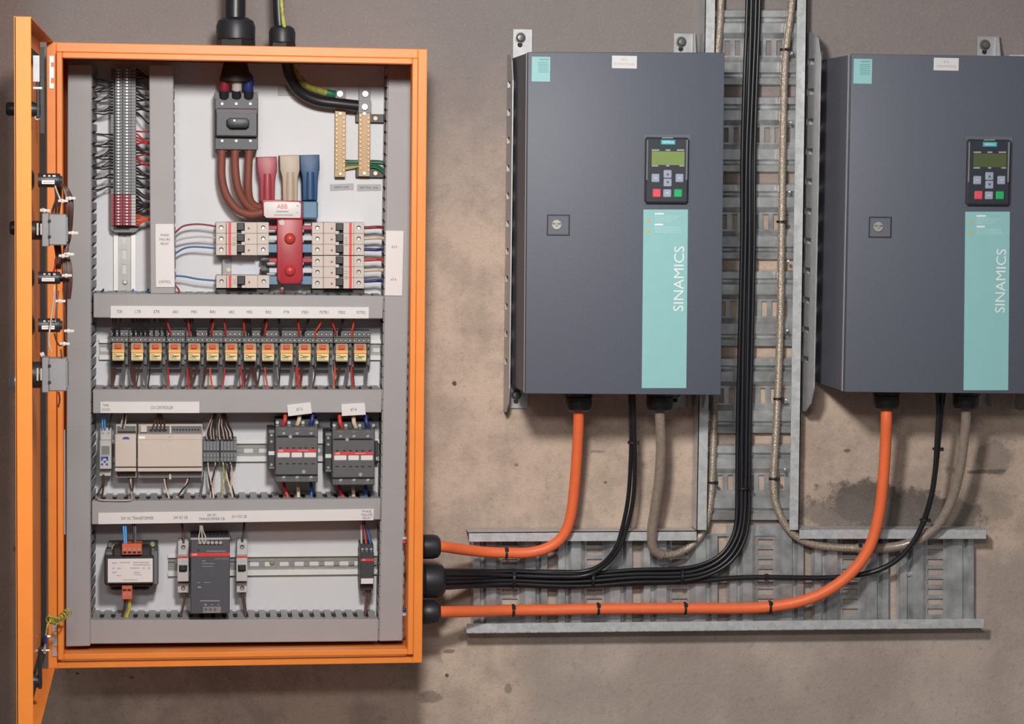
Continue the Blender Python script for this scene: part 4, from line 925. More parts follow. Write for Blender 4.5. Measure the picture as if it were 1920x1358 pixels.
for lab, m, pts, r in (('blue wire into the transformer head', 'sky_wire', [(231, 982), (232, 996), (233, 1012), (234, 1024)], 2), ('second blue wire into the transformer head', 'sky_wire', [(235, 982), (236, 996), (236.5, 1012), (237, 1024)], 2),
                       ('dark wire into the transformer head', 'dark_wire', [(250, 982), (251, 998), (251, 1024)], 2.2), ('grey wire into the transformer head', 'grey_wire', [(254, 982), (254, 1000), (254, 1024)], 1.6)):
    wire([(x, y, -.105-.005*i) for i, (x, y) in enumerate(pts)], r, m, lab, None, n=8)
for lab, m, xs in (('brown wire from the foot of the transformer', 'brown_wire', (234, 234, 231, 226)), ('grey wire from the foot of the transformer', 'grey_wire', (238, 239, 235, 229)), ('yellow earth wire from the foot of the transformer', 'yellow_wire', (243, 244, 241, 235)), ('green earth wire from the foot of the transformer', 'lime_wire', (241, 241, 237, 231))):
    wire([(x, y, d) for x, y, d in zip(xs, (1122, 1134, 1148, 1166), (-.098, -.096, -.092, -.09))], 2, m, lab, None, n=8)
def breaker_v(label, x0, x1, y0):
    t = tpx('circuit_breaker', label, 'circuit breaker', (x0+x1)/2, y0+97, PL, 'pale miniature breakers in the transformer row')
    c = (x0+x1)/2
    def bx(a, ya, e, yb, yf, yk, bev=0): return B().px(a, y0+ya, e, y0+yb, yf, yk, bev)
    b = B(); b.px(x0+1, y0, x1, y0+28, -.082, PL-.006, .0008); b.px(x0, y0+28, x1, y0+76, -.100, PL-.006, .0008); b.px(x0+.5, y0+78, x1, y0+97, -.082, PL-.006, .0008); b.obj('case', 'device_grey', t)
    bx(x0+.3, 28.5, x1-.3, 31.5, -.1008, -.099).obj('stripe', 'brand_red', t)
    bx(x0+3, 45, x1-3, 57, -.1006, -.099).obj('toggle_well', 'slot_dark', t); bx(x0+4.5, 47, x1-4.5, 55.5, -.108, -.10, .001).obj('toggle', 'black_plastic', t)
    bars([(c-1, y0+35, c+1, y0+40), (c+3, y0+37, c+7, y0+38.3)], -.1004, 'ink_pale', t)
    for y in (11.5, 88.5): B().disc(c+.5, y0+y, 4.2, -.0826, -.08, 12).obj('screw_recess', 'slot_dark', t); B().disc(c+.5, y0+y+1, 3.0, -.0834, -.08, 12).obj('screw', 'screw_steel', t)
    b = B(); b.px(x0+4, y0-4, x0+8, y0+1, -.08, -.06); b.px(x1-8, y0-4, x1-3.5, y0+1, -.08, -.06); b.obj('clamp_jaws', 'screw_steel', t)
    return t
breaker_v('pale single breaker between transformer and power supply', 332.5, 354, 1015)
breaker_v('pale single breaker on the far side of the power supply', 443, 464, 1014.5)
t = tpx('power_supply', 'dark grey power supply with a red stripe near its top', 'power supply', 394, 1152, PL)
B().px(357.5, 1011, 431, 1151, -.135, PL-.006, .0012).obj('case', 'psu_grey', t)
B().px(357.2, 1037, 431, 1043.5, -.1358, -.134).obj('stripe', 'brand_red', t)
text([('ABB', 364.5, 1040.2, 3.6, 9.5)], -.1361, 'label_white', t); text([('CP-E 24/5.0', 416, 1048, 3.2, 26)], -.1356, 'psu_print', t)
b = B(); b.px(357.5, 1009.3, 431, 1012, -.1362, -.128); b.px(370, 1010.3, 418, 1012.6, -.1372, -.134); b.obj('top_edge', 'label_grey', t)
u = B().px(372, 1014.5, 417, 1022.5, -.1352, -.13).obj('output_terminals', 'slot_dark', t)
for k in range(6): B().disc(375+k*7.7, 1018, 3.4, -.1364, -.134, 12, .0004).obj('screw', 'bright_screw', u)
u = B().px(380.5, 1138, 414.5, 1150, -.1362, -.13, .0005).obj('input_terminals', 'terminal_light', t)
for k in range(3): B().disc(386+k*8.5, 1143, 2.8, -.1370, -.134, 10).obj('screw', 'bolt_dark', u)
bars([(375, 1126, 412, 1128), (383, 1133, 388, 1135.5), (396, 1133, 398.5, 1135), (408, 1133, 411, 1135), (387, 1033, 423, 1034.6), (379, 1051.5, 386, 1052.8), (379, 1056.5, 402, 1057.6), (379, 1062, 400, 1063), (371, 1091.8, 374, 1093.5), (382, 1092, 394, 1093), (371, 1100, 377, 1103)], -.1355, 'psu_print', t)
B().px(371, 1030, 373, 1035, -.1356, -.134).obj('dial', 'slot_dark', t)
b = B()
for k in range(9): b.box(P(362+k*7.4, 1000, -.08).x, P(366.5+k*7.4, 1000, -.08).x, -.09, -.06, P(394, 1009.3, -.1362).z-.0001, P(394, 1009.3, -.1362).z+.0004)
b.obj('vent_slots', 'slot_dark', t)
for k in range(3): wire([(375+k*2, 983, -.100), (375+k*3, 996, -.118), (373+k*6, 1006, -.133), (374+k*6, 1016, -.137)], 1.3, 'pale_wire', 'pale wire fanning into the head of the power supply', 'pale wires into the power supply')
for lab, m, pts in (('brown wire into the head of the breaker by the transformer', 'brown_wire', [(341, 982), (343, 996), (344, 1010), (344, 1018)]), ('brown wire from the foot of the breaker by the transformer', 'brown_wire', [(346, 1108), (345, 1130), (340, 1150), (336, 1166)]),
                    ('dark wire into the head of the far breaker', 'dark_wire', [(458, 980), (457, 995), (455, 1008), (454, 1016)]), ('brown wire from the foot of the far breaker', 'brown_wire', [(453, 1108), (456, 1128), (459, 1148), (461, 1166)]), ('second brown wire from the foot of the far breaker', 'brown_wire', [(457, 1108), (459, 1130), (461, 1150), (459, 1166)]),
                    ('white wire into the phase failure relay', 'pale_wire', [(677, 974), (677.5, 992), (677.5, 1008), (678, 1022)]), ('red wire into the phase failure relay', 'red_wire', [(679, 974), (683, 992), (685, 1008), (687, 1022)]), ('blue wire into the phase failure relay', 'blue_wire', [(681, 974), (688, 992), (692, 1008), (695, 1022)]),
                    ('brown wire from the foot of the phase failure relay', 'brown_wire', [(687, 1100), (687, 1120), (685, 1140), (683, 1162)]), ('second brown wire from the foot of the phase failure relay', 'brown_wire', [(693, 1100), (692, 1120), (687, 1140), (684, 1160)])):
    wire([(x, y, -.075-.01*(i/(len(pts)-1))) for i, (x, y) in enumerate(pts)], 2.0, m, lab, None, n=8)
t = tpx('phase_relay', 'slim dark phase failure relay with red stripe and white tag', 'relay', 688, 1108, PL)
b = B(); b.px(675.5, 1020, 700, 1107, -.090, PL-.006, .001); b.px(676, 1036, 701, 1096, -.106, PL-.006, .001); b.obj('case', 'contactor_dark', t)
B().px(676.5, 1048, 701, 1052.5, -.1066, -.105).obj('stripe', 'brand_red', t); text([('ABB', 682, 1050.2, 2.4, 6)], -.1069, 'label_white', t); B().px(677, 1085, 700, 1095, -.1070, -.105).obj('tag', 'label_white', t)
for x in (679.5, 687.5, 696): B().disc(x, 1030, 2.3, -.0912, -.088, 10).obj('screw', 'screw_steel', t)
# wire ends seen through the gap beside the latch side duct
for y, m, lab in ((1010, 'pale_wire', 'white wire end beside the topmost side gland'), (1017, 'red_wire', 'red wire end beside the topmost side gland'), (1144, 'navy_wire', 'blue wire end beside the lowest side gland'), (1153, 'pale_wire', 'white wire end beside the lowest side gland')):
    wire([(755, y, -.14), (761, y, -.14), (770, y+2, -.13)], 3.4, m, lab, None, n=8)

# ------------------------------------------------------------------ glands and cables out of the cabinet side
YS = -.110
for lab, y, h, x1 in (('uppermost black gland in the side of the cabinet', 1025.5, 48, 825.5), ('largest black gland in the side of the cabinet', 1089, 68, 834.5), ('lowest black gland in the side of the cabinet', 1148.5, 48, 825.5)):
    c = P(800, y, YS); ln = P(x1, y, YS).x-CW
    gland(lab, Vector((CW, YS, c.z)), (1, 0, 0), h/2*mpp(YS), ln)

# ------------------------------------------------------------------ cable trays
TB = -.004      # back of the trays
TF = -.045      # front of the side lips
def tray_panel_profile():
    # (position along the tray in px, height above the wall in m)
    return [(0, .004), (3, .016), (15, .017), (19, .006), (22, .006), (27, .017), (45, .017), (55, .0045), (90, .0045), (100, .017), (119, .017), (123, .006), (126, .006), (130, .017), (141, .016), (144, .004)]
def tray_panel(parent, along0, c0, c1, horiz, slots):
    """one corrugated floor panel; along0: start px along the tray; c0, c1: px across; slots: px centres of slots across"""
    b = B(); pr = tray_panel_profile(); th = .0013
    def pt(a, c, h):
        p = P(along0+a, c, -.010) if horiz else P(c, along0+a, -.010)
        return Vector((p.x, -h, p.z))
    def strip(a0, h0, a1, h1, ca, cb):
        f = [pt(a0, ca, h0), pt(a1, ca, h1), pt(a1, cb, h1), pt(a0, cb, h0)]
        k = [v+Vector((0, th, 0)) for v in f]
        b.hexa(f, k)
    for (a0, h0), (a1, h1) in zip(pr, pr[1:]):
        if a0 == 55:
            sw = 5.5 if horiz else 5.0
            am0, am1 = (58, 87) if horiz else (59, 87)
            strip(a0, h0, am0, h0, c0, c1); strip(am1, h0, a1, h1, c0, c1)
            e = c0
            for s in slots: strip(am0, h0, am1, h0, e, s-sw); e = s+sw
            strip(am0, h0, am1, h0, e, c1)
        else: strip(a0, h0, a1, h1, c0, c1)
    bmesh.ops.recalc_face_normals(b.bm, faces=b.bm.faces[:])
    return b.obj('floor_panel', 'galvanised_dull', parent, 0)
def side_rail(parent, q, horiz, edge):
    """lip facing the room (pixel quad at depth TF) and the web going back to the wall on its outer edge"""
    f = [P(x, y, TF) for x, y in q]; b = B()
    k = [v+Vector((0, .0015, 0)) for v in f]; b.hexa(f, k)
    w = .0015
    if horiz:
        i0, i1 = (0, 1) if edge == 'top' else (3, 2); s = -1 if edge == 'top' else 1
        a, c = f[i0], f[i1]
        b.hexa([a, c, c+Vector((0, 0, s*w)), a+Vector((0, 0, s*w))], [Vector((v.x, TB, v.z)) for v in (a, c, c+Vector((0, 0, s*w)), a+Vector((0, 0, s*w)))])
    else:
        i0, i1 = (0, 3) if edge == 'left' else (1, 2); s = 1 if edge == 'left' else -1
        a, c = f[i0], f[i1]
        b.hexa([a, a+Vector((s*w, 0, 0)), c+Vector((s*w, 0, 0)), c], [Vector((v.x, TB, v.z)) for v in (a, a+Vector((s*w, 0, 0)), c+Vector((s*w, 0, 0)), c)])
    bmesh.ops.recalc_face_normals(b.bm, faces=b.bm.faces[:])
    return b.obj('side_rail', 'galvanised', parent, 0)
t = tpx('cable_tray', 'level galvanised cable tray running from the cabinet under both drives', 'cable tray', 1360, 1188, 0, 'galvanised cable trays')
side_rail(t, [(879, 998.5), (1306, 995.5), (1306, 1013.5), (880, 1016)], True, 'top')
side_rail(t, [(1499, 992.5), (1849, 993), (1849, 1010.5), (1499, 1010.5)], True, 'top')
side_rail(t, [(875, 1170), (1845, 1160.5), (1844.5, 1178), (875, 1188)], True, 'bottom')
for i, g0 in enumerate((884, 1043, 1203, 1364, 1523, 1683)):
    tray_panel(t, g0, 1003 if i not in (3,) else 984, 1172 if i < 3 else 1167, True, [1018+j*18.6 for j in range(8)])
for x in (1785, 1705): B().disc(x, 1077, 4.6, -.0135, -.009, 12, .001).obj('bolt', 'screw_steel' if x > 1750 else 'galvanised_dull', t)
b = B(); b.px(886, 1001, 1825, 1006, -.008, -.006); b.px(886, 1168, 1825, 1172, -.008, -.006); b.obj('edge_strip', 'galvanised_dull', t, 0)
t = tpx('cable_tray', 'upright galvanised cable tray climbing between the two drives', 'cable tray', 1400, 980, 0, 'galvanised cable trays')
side_rail(t, [(1325, -160), (1343.5, -160), (1324.5, 994), (1306, 994)], False, 'left')
side_rail(t, [(1497.5, -160), (1515.5, -160), (1498, 994), (1480, 994)], False, 'right')
for i in range(-1, 6):
    y0 = 17+i*163.2; sh = -(y0/994)*17
    tray_panel(t, y0, 1334+sh, 1502+sh, False, [1346+sh+j*19.4 for j in range(8)])
for i in range(7):
    y = 100+i*130; sh = -(y/994)*17
    c = P(1487+sh, y, -.03); B().rev(c, (-1, 0, 0), [(0, .004), (.003, .0035)], 10).obj('rivet', 'screw_steel', t)

# ------------------------------------------------------------------ drives
def mesh_origin(o): return Vector(o['_o'])
FD = -.205
def drive(bo, bd, tl, tr, br, bl, label, ox, oy, texts, lcd):
    """one wall-mounted drive: pixel corners of its front, offsets of its fittings relative to the first drive"""
    t = tpx('wall_drive', label, 'drive', (tl[0]+tr[0])/2, bl[1], 0, 'wall-mounted drives')
    x0 = (P(*tl, FD).x+P(*bl, FD).x)/2; x1 = (P(*tr, FD).x+P(*br, FD).x)/2; z1 = (P(*tl, FD).z+P(*tr, FD).z)/2; z0 = (P(*bl, FD).z+P(*br, FD).z)/2
    fq = [P(*tl, FD), P(*tr, FD), P(*br, FD), P(*bl, FD)]
    bk = lambda y, e=0: [Vector((p.x+s*e, y, p.z+u*e)) for p, s, u in zip(fq, (1, -1, -1, 1), (-1, -1, 1, 1))]
    B().hexa(bk(FD), bk(FD+.014), .002, 2).obj('front_door', 'drive_front', t)
    B().hexa(bk(FD+.014, .0025), bk(FD+.020, .0025)).obj('door_gap', 'slot_dark', t, 0)
    B().hexa(bk(FD+.020), bk(FD+.023)).obj('door_seam', 'drive_door_edge', t, 0)
    B().hexa(bk(FD+.023, .001), bk(-.012, .001)).obj('housing', 'drive_side', t, 0)
    # mounting frame with slotted sides standing a little wider than the housing
    for side, xx, s_ in (('l', x0-bo, 1), ('r', x1+bo-.002, -1)):
        zt, zb = z1+(.044 if bo > .02 else .002), z0-.046; lo, hi = xx, xx+.002; b = B()
        n = 11; ph = (zt-zb-.09)/n; z = zt-.045
        def slab(ya, yb, za, zc): b.box(lo, hi, ya, yb, za, zc)
        def wedge(prof):
            A = [b.bm.verts.new((lo, y, zz)) for y, zz in prof]; C = [b.bm.verts.new((hi, y, zz)) for y, zz in prof]
            b.bm.faces.new(A); b.bm.faces.new(C[::-1])
            for i in range(len(A)): b.bm.faces.new((A[i], A[(i+1) % len(A)], C[(i+1) % len(A)], C[i]))
        wedge([(-bd, z), (-.003, z), (-.003, zt), (-bd*.45, zt), (-bd*.8, zt-.012)])
        for k in range(n):
            slab(-bd, -bd*.62, z-ph*k-.011, z-ph*k); slab(-bd*.16, -.003, z-ph*k-.011, z-ph*k); slab(-bd, -.003, z-ph*(k+1), z-ph*k-.011)
        zl = z-ph*n; wedge([(-bd, zl), (-bd*.8, zb+.016), (-bd*.45, zb), (-.003, zb), (-.003, zl)])
        bmesh.ops.recalc_face_normals(b.bm, faces=b.bm.faces[:]); b.obj('slotted_side', 'bracket_steel', t, 0)
        wl, wh = (xx+.002, x0+.004) if side == 'l' else (x1-.004, xx)
        B().box(wl, wh, -.006, -.003, zb+.03, zt-.03).obj('back_flange', 'bracket_steel', t, 0)
    # screw tabs on the wall
    xr = x1-(.030 if bo < .02 else .044)
    for (cx, zt, zb) in ((x0+.018, z1+.047, z1-.01), (xr, z1+.045, z1-.01), (x0+.018, z0+.03, z0-.042), (xr, z0+.03, z0-.040)):
        if bo > .02 and cx < x0+.1: continue
        top = zt > z1; b = B()
        b.box(cx-.017, cx+.017, -.0045, -.001, zb, zt, .0008); tab = b.obj('mounting_tab', 'bracket_steel', t)
        if cx > x0+.1:
            b = B(); xa, xb = cx+.017, cx+.019
            vs = [(xa, -.001, zt), (xa, -.001, zb), (xa, -.03, zb), (xa, -.012, zt)]
            A = [b.bm.verts.new(v) for v in vs]; Cc = [b.bm.verts.new((v[0]+.002, v[1], v[2])) for v in vs]
            b.bm.faces.new(A); b.bm.faces.new(Cc[::-1])
            for i in range(4): b.bm.faces.new((A[i], Cc[i], Cc[(i+1) % 4], A[(i+1) % 4]))
            bmesh.ops.recalc_face_normals(b.bm, faces=b.bm.faces[:]); b.obj('gusset', 'bracket_steel', tab, 0)
        zc = zt-.015 if top else zb+.0245; xc = cx-.0045
        B().rev((xc, -.0005, zc), (0, -1, 0), [(0, .0095), (.006, .0095), (.0062, .0075), (.009, .0072), (.012, .005), (.0125, .001)], 14).obj('bolt', 'bolt_dark', tab)
        B().rev((xc, -.004, zc-.012), (0, -1, 0), [(0, .0045), (.0008, .0045)], 10).obj('keyhole', 'slot_dark', tab)
    X = lambda v: v+ox; Yp = lambda v: v+oy
    def pxo(a, c, d, e, yf, yb, bev=0): return B().px(X(a), Yp(c), X(d), Yp(e), yf, yb, bev)
    # data label, name label
    pxo(997, 106.5, 1031.5, 153, FD-.0007, FD).obj('data_label', 'teal', t, 0)
    bars([(X(1011), Yp(110), X(1029), Yp(112.6))], FD-.0010, 'teal_dark', t); bars([(X(1009), Yp(116+k*3.6), X(1028), Yp(117.6+k*3.6)) for k in range(6)], FD-.0010, 'teal_dark', t)
    wl = pxo(1147.5, 104.5, 1194.5, 128.5, FD-.0015, FD, .0004).obj('name_label', 'label_white', t)
    text([(texts, X(1170.5), Yp(111.7), 4.6, 10), ('CO FROM MODULE', X(1170.5), Yp(120.2), 4.4, 40)], FD-.0018, 'ink_pale', t)
    # lock
    lk = pxo(1025.5, 402.5, 1068.5, 442, FD-.0014, FD, .0006).obj('lock_plate', 'keypad_black', t)
    pxo(1028, 405, 1066, 440, FD-.0019, FD-.001, .0004).obj('lock_well', 'drive_side', lk)
    cc = B(); cc.disc(X(1044), Yp(421.5), 9.6, FD-.004, FD-.001, 20, .0008); cc.obj('lock_barrel', 'bright_screw', lk)
    c = P(X(1044), Yp(421.5), FD-.0042); B().box(c.x-.007, c.x+.007, c.y-.0002, c.y+.001, c.z+.0005, c.z+.0028).obj('key_slot', 'bolt_dark', lk); B().disc(X(1044), Yp(421.5), 3.4, FD-.0052, FD-.004, 12, .0004).obj('lock_core', 'screw_steel', lk)
    # keypad
    pxo(1206.5, 251.5, 1294, 384, FD-.0012, FD, .0005).obj('keypad_well', 'drive_side', t)
    kp = pxo(1210, 257.5, 1291.5, 381, FD-.012, FD-.001, .003).obj('keypad', 'keypad_black', t)
    pxo(1212.5, 262, 1215.5, 338, FD-.0135, FD-.011, .0008).obj('side_grip', 'keypad_edge', kp); pxo(1286.5, 262, 1289.8, 338, FD-.0135, FD-.011, .0008).obj('side_grip', 'keypad_edge', kp)
    pxo(1239.5, 262.5, 1266, 271, FD-.0126, FD-.0118).obj('badge', 'logo_teal', kp); text([('SIEMENS', X(1252.8), Yp(266.8), 4.0, 22)], FD-.0129, 'white_ink', kp)
    pxo(1222, 284, 1283.5, 309.5, FD-.0125, FD-.0118).obj('display', lcd, kp)
    bars([(X(a), Yp(y), X(c), Yp(y+2.6)) for a, c, y in ((1222, 1236, 280.3), (1248, 1257, 280.3), (1269, 1283, 280.3), (1222, 1234, 309.6), (1249, 1255, 309.6), (1274, 1283, 309.6))], FD-.0124, 'label_grey', kp)
    for a, c, d, e, m in ((1222, 326, 1237, 342, 'key_grey'), (1244.5, 318.8, 1259.8, 334, 'key_grey'), (1244.5, 335, 1259.8, 350, 'key_grey'), (1267, 326, 1282, 342, 'key_grey'), (1224, 354.2, 1239.3, 370, 'key_red'), (1243.8, 355, 1259, 370, 'key_grey'), (1264.3, 354.8, 1279.5, 370, 'key_green')):
        pxo(a, c, d, e, FD-.0142, FD-.0115, .0012).obj('key', m, kp)
    b = B(); b.prism([(X(1252.2), Yp(324)), (X(1255), Yp(329)), (X(1249.4), Yp(329))], FD-.0145, FD-.0143); b.prism([(X(1249.4), Yp(340)), (X(1255), Yp(340)), (X(1252.2), Yp(345))], FD-.0145, FD-.0143); b.obj('arrows', 'ink', kp, 0)
    bars([(X(1227), Yp(333.2), X(1232), Yp(334.6)), (X(1272), Yp(333.2), X(1277), Yp(334.6)), (X(1248), Yp(361.5), X(1254.5), Yp(363))], FD-.0146, 'label_white', kp, 'key_prints')
    bars([(X(1241), Yp(257.9), X(1262), Yp(259.4))], FD-.0124, 'label_grey', kp, 'grip_line')
    # teal name strip
    dxb = -3.2
    st = B().pq([(X(1206.5), Yp(393)), (X(1290), Yp(393)), (X(1290+dxb), Yp(728)), (X(1206.5+dxb), Yp(728))], FD-.0007, FD).obj('name_strip', 'teal', t, 0)
    text([('SINAMICS', X(1272.7), Yp(523), 19.5, 124, 90)], FD-.0011, 'white_ink', st)
    b = B()
    for y in (413, 432): b.prism([(X(1216.5), Yp(y-4)), (X(1220), Yp(y+3.5)), (X(1213), Yp(y+3.5))], FD-.0011, FD-.0006)
    b.obj('warning_triangles', 'warn_orange', st, 0)
    bars([(X(1227.5), Yp(399.5), X(1245), Yp(402.5)), (X(1227.5), Yp(419.5), X(1243.5), Yp(422.8))], FD-.0010, 'white_ink', st)
    bars([(X(1227.5), Yp(405+k*3.2), X(1275-k*5), Yp(407+k*3.2)) for k in range(4)]+[(X(1227.5), Yp(425+k*3.2), X(1279-(3-k)*2), Yp(427+k*3.2)) for k in range(4)], FD-.0010, 'teal_pale', st, 'small_print')
    return t, x0, x1, z0, z1
t1 = drive(.008, .072, (990, 97.5), (1359, 98.5), (1352, 741), (985, 738.5), 'dark grey wall drive with lit green display, whole in view', 0, 0, '67-5', 'lcd_green')
# second drive: same size, fittings measured from its own face
t2 = drive(.026, .100, (1597, 101), (1966, 106), (1958, 739), (1584, 735.5), 'dark grey wall drive with dim display, cut by the picture edge', 603.5, 4, '67-6', 'lcd_dim')

def drive_gland(label, px, r, Y, z0):
    c = P(px, 742, Y)
    gland(label, Vector((c.x, Y, z0)), (0, 0, -1), r, .037)
YG = -.115
for lab, px in (('black gland under the whole drive holding the orange cable', 1085), ('black gland under the whole drive holding the braided cable', 1237)): drive_gland(lab, px, .0232, YG, t1[3])
for lab, px in (('black gland under the cut-off drive holding the orange cable', 1662), ('black gland under the cut-off drive holding the braided cable', 1811)): drive_gland(lab, px, .0228, YG, t2[3])

# ------------------------------------------------------------------ cables outside
YC = -.040
cable('motor_cable', 'orange cable bending up from the cabinet to the whole drive', [(812, 1024, YS), (828, 1025, YS), (862, 1030, -.085), (905, 1035, -.062), (950, 1037, -.056), (995, 1036, -.055), (1032, 1025, -.058), (1057, 1003, -.062), (1070, 968, -.068), (1077, 915, -.078), (1082, 850, -.092), (1084.5, 800, -.105), (1085, 765, YG), (1085, 750, YG)], 10.3, 'cable_orange', 'orange screened cables', 18)
cable('motor_cable', 'long orange cable along the tray to the cut-off drive', [(812, 1147.5, YS), (828, 1147.5, YS), (880, 1147, -.08), (950, 1145, -.045), (1040, 1144, -.035), (1121, 1142, -.034), (1284, 1141, -.034), (1380, 1141, -.034), (1443, 1138, -.038), (1505, 1127, -.048), (1558, 1104, -.060), (1602, 1068, -.070), (1632, 1022, -.078), (1648, 965, -.085), (1656, 900, -.095), (1660.5, 830, -.105), (1662, 790, YG), (1662, 765, YG), (1662, 750, YG)], 11, 'cable_orange', 'orange screened cables', 18)
# black control cables
rb = random.Random(11)
def bundle(label, group, pts, n, r_px, spread, m='black_cable', phase=0):
    for k in range(n):
        q = []
        for i, (x, y, d, nx_, ny_) in enumerate(pts):
            o = (k-(n-1)/2)*spread
            wob = math.sin(i*1.3+k*2.1+phase)*.55*spread*.3
            q.append((x+nx_*(o+wob), y+ny_*(o+wob), d-(.0065 if (k+phase) % 2 else 0)))
        cable('control_cable', label, q, r_px, m, group, 8, step=5)
bundle('black control cable rising from the bundle to the whole drive', 'control cables to the whole drive',
       [(822, 1073, YS, 0, 1), (840, 1073, YS, 0, 1), (900, 1074, -.05, 0, 1), (960, 1076, -.034, 0, 1), (1040, 1077, -.034, 0, 1), (1095, 1075, -.036, .3, 1), (1130, 1060, -.045, .7, .7), (1157, 1030, -.055, .9, .4), (1173, 985, -.06, 1, .1), (1183, 930, -.07, 1, 0), (1186, 860, -.085, 1, 0), (1186, 800, -.1, 1, 0), (1185, 742, YG, 1, 0), (1185, 725, YG, 1, 0)], 2, 4.2, 7.5)
bundle('black control cable turning up into the upright tray', 'control cables up the tray',
       [(822, 1088, YS, 0, 1), (840, 1088, YS, 0, 1), (900, 1086, -.045, 0, 1), (960, 1084, -.030, 0, 1), (1040, 1087, -.028, 0, 1), (1110, 1086, -.028, 0, 1), (1190, 1080, -.028, 0, 1), (1277, 1078, -.028, 0, 1), (1325, 1068, -.028, .4, .9), (1360, 1047, -.028, .75, .65), (1382, 1015, -.028, .95, .3), (1392, 975, -.026, 1, 0), (1394, 910, -.024, 1, 0), (1395, 800, -.024, 1, 0), (1398, 640, -.024, 1, 0), (1402, 450, -.024, 1, 0), (1403, 300, -.024, 1, 0), (1408, 150, -.024, 1, 0), (1412, 40, -.024, 1, 0), (1416, -120, -.024, 1, 0)], 7, 3.9, 3.9, phase=1)
cable('control_cable', 'black control cable running level along the tray to the cut-off drive', [(822, 1101, YS), (840, 1101, YS), (900, 1098, -.05), (960, 1097, -.03), (1060, 1100, -.028), (1110, 1098, -.028), (1200, 1094, -.028), (1300, 1090, -.026), (1380, 1084, -.026), (1440, 1083, -.028), (1540, 1084, -.03), (1600, 1080, -.035), (1650, 1068, -.045), (1690, 1043, -.058), (1722, 1000, -.07), (1744, 940, -.08), (1754, 880, -.088), (1760, 820, -.095), (1765, 770, -.105), (1768, 738, YG), (1768, 725, YG)], 5.3, 'black_cable', None, 10)
cable('control_cable', 'second black control cable joining under the cut-off drive', [(1731, 985, -.074), (1742, 950, -.083), (1752, 890, -.092), (1756, 830, -.1), (1759, 780, -.108), (1758, 738, YG), (1758, 725, YG)], 4.3, 'black_cable', None, 10)
# braided screened cables
cable('braided_cable', 'brown braided cable looping under the whole drive into the tray', [(1237, 750, YG), (1237, 775, YG), (1238.5, 810, -.108), (1239, 850, -.1), (1235, 905, -.085), (1227, 960, -.07), (1222, 1000, -.06), (1225, 1028, -.052), (1240, 1041, -.045)], 9.8, 'sheath_brown', 'braided screened cables', 16)
cable('braided_cable', 'braided cable hugging the upright rail beside the whole drive', [(1240, 1041, -.045), (1262, 1040, -.036), (1290, 1028, -.028), (1315, 1002, -.024), (1327, 970, -.022), (1333, 925, -.022), (1336.5, 860, -.022), (1339, 780, -.022), (1341, 700, -.022), (1342, 500, -.022), (1343, 300, -.022), (1345, 110, -.022), (1350, 40, -.022), (1354, -80, -.022)], 7.2, 'braid', 'braided screened cables', 14)
cable('braided_cable', 'braided cable descending inside the latch side of the upright tray', [(1489, -80, -.028), (1484, 10, -.028), (1474, 90, -.028), (1470, 150, -.028), (1467, 300, -.028), (1465, 450, -.028), (1463, 600, -.028), (1459, 720, -.028), (1454, 830, -.028), (1450, 900, -.028), (1455, 945, -.028), (1472, 983, -.030), (1497, 1009, -.032), (1530, 1022, -.032), (1570, 1027, -.032), (1610, 1028, -.033)], 7.4, 'braid', 'braided screened cables', 14)
cable('braided_cable', 'brown braided cable rising from the tray to the cut-off drive', [(1606, 1028, -.033), (1650, 1028, -.036), (1695, 1022, -.045), (1735, 1005, -.056), (1765, 975, -.066), (1787, 930, -.078), (1800, 880, -.09), (1807, 830, -.1), (1811, 790, -.11), (1811, 765, YG), (1811, 750, YG)], 9.5, 'sheath_brown', 'braided screened cables', 16)
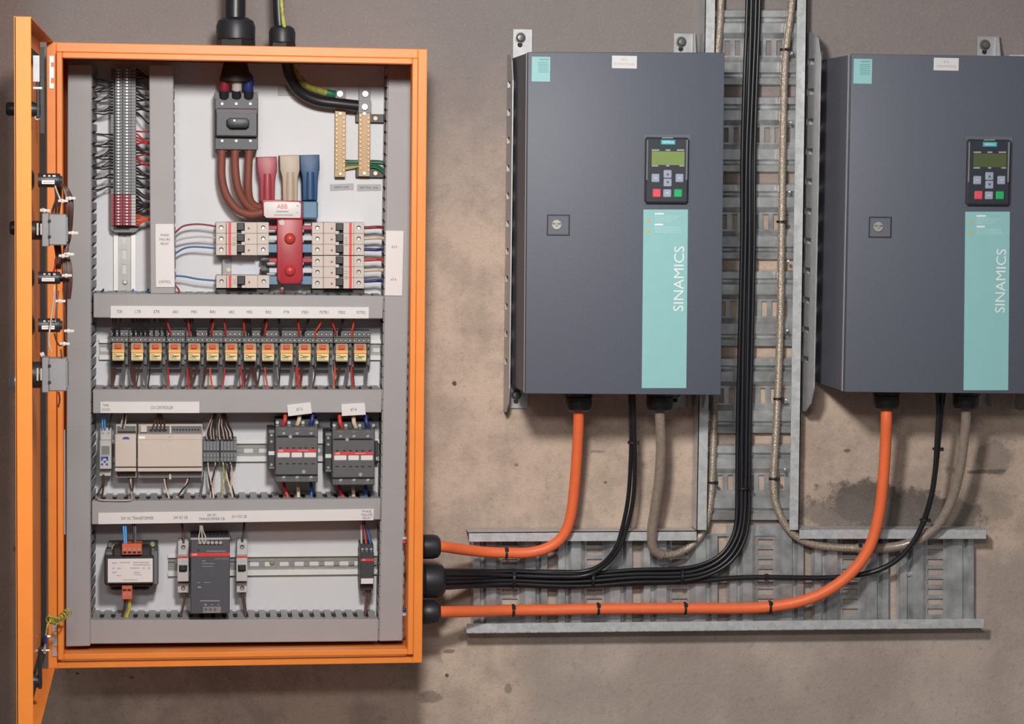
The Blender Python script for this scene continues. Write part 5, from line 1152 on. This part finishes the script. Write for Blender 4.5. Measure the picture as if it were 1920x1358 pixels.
# cable ties
def tie(px, py, Y, r_px, horiz, label, group):
    c = P(px, py, Y); r = r_px*mpp(Y); ax = Vector((1, 0, 0)) if horiz else Vector((0, 0, 1))
    b = B(); b.rev(c-ax*.0022, ax, [(0, r*1.0), (.0004, r*1.13), (.004, r*1.13), (.0044, r*1.0)], 18)
    o = b.obj('cable_tie', 'plastic_tie', None, 40, origin=c); tag(o, label, 'cable tie', group)
    h = Vector((c.x, c.y-r*.9, c.z)) + (Vector((0, 0, r*.75)) if horiz else Vector((r*.9, 0, 0)))
    B().box(h.x-.003, h.x+.003, h.y-.003, h.y+.003, h.z-.003, h.z+.003, .0006).obj('tie_head', 'plastic_tie', o)
tie(949, 1037, -.056, 10.3, True, 'black tie around the orange cable to the whole drive', None)
for k, (x, y, d) in enumerate(((962, 1145, -.045), (1121, 1142, -.034), (1284, 1141, -.034), (1443, 1138, -.038))):
    tie(x, y, d, 11, True, ['black tie first from the cabinet on the long orange cable', 'black tie second from the cabinet on the long orange cable', 'black tie third from the cabinet on the long orange cable', 'black tie fourth from the cabinet on the long orange cable'][k], 'ties on the long orange cable')
for x, y, d, r, hz, lab in ((1470, 93, -.028, 7.6, False, 'black tie on the braided tray cable level with the drive tops'), (1464, 416, -.028, 7.6, False, 'black tie on the braided tray cable level with the drive locks'), (1458, 748, -.028, 7.6, False, 'black tie on the braided tray cable just below the drives'),
                            (1450, 898, -.028, 7.8, False, 'black tie on the braided tray cable above its bend'), (1335.5, 905, -.022, 7.4, False, 'black tie on the braided cable beside the whole drive'), (1611, 1028, -.033, 8.2, True, 'black tie on the level braided cable behind the orange one'),
                            (1394, 915, -.026, 13, False, 'black tie around the cable bundle in the upright tray'), (1436, 1083, -.028, 6, True, 'black tie on the single level control cable'), (962, 1085, -.032, 17, True, 'black tie around the bundle near the cabinet'), (1110, 1086, -.032, 15, True, 'black tie where the bundle first splits'),
                            (1277, 1081, -.030, 14, True, 'black tie where the bundle turns upward'), (1186, 830, -.092, 8.5, False, 'black tie on the paired cables under the whole drive'), (1757, 842, -.092, 8, False, 'black tie on the paired cables under the cut-off drive'), (1733, 975, -.074, 8, False, 'black tie on the paired cables near the tray end')):
    tie(x, y, d, r, hz, lab, None)

for o in bpy.data.objects:
    if '_o' in o: del o['_o']
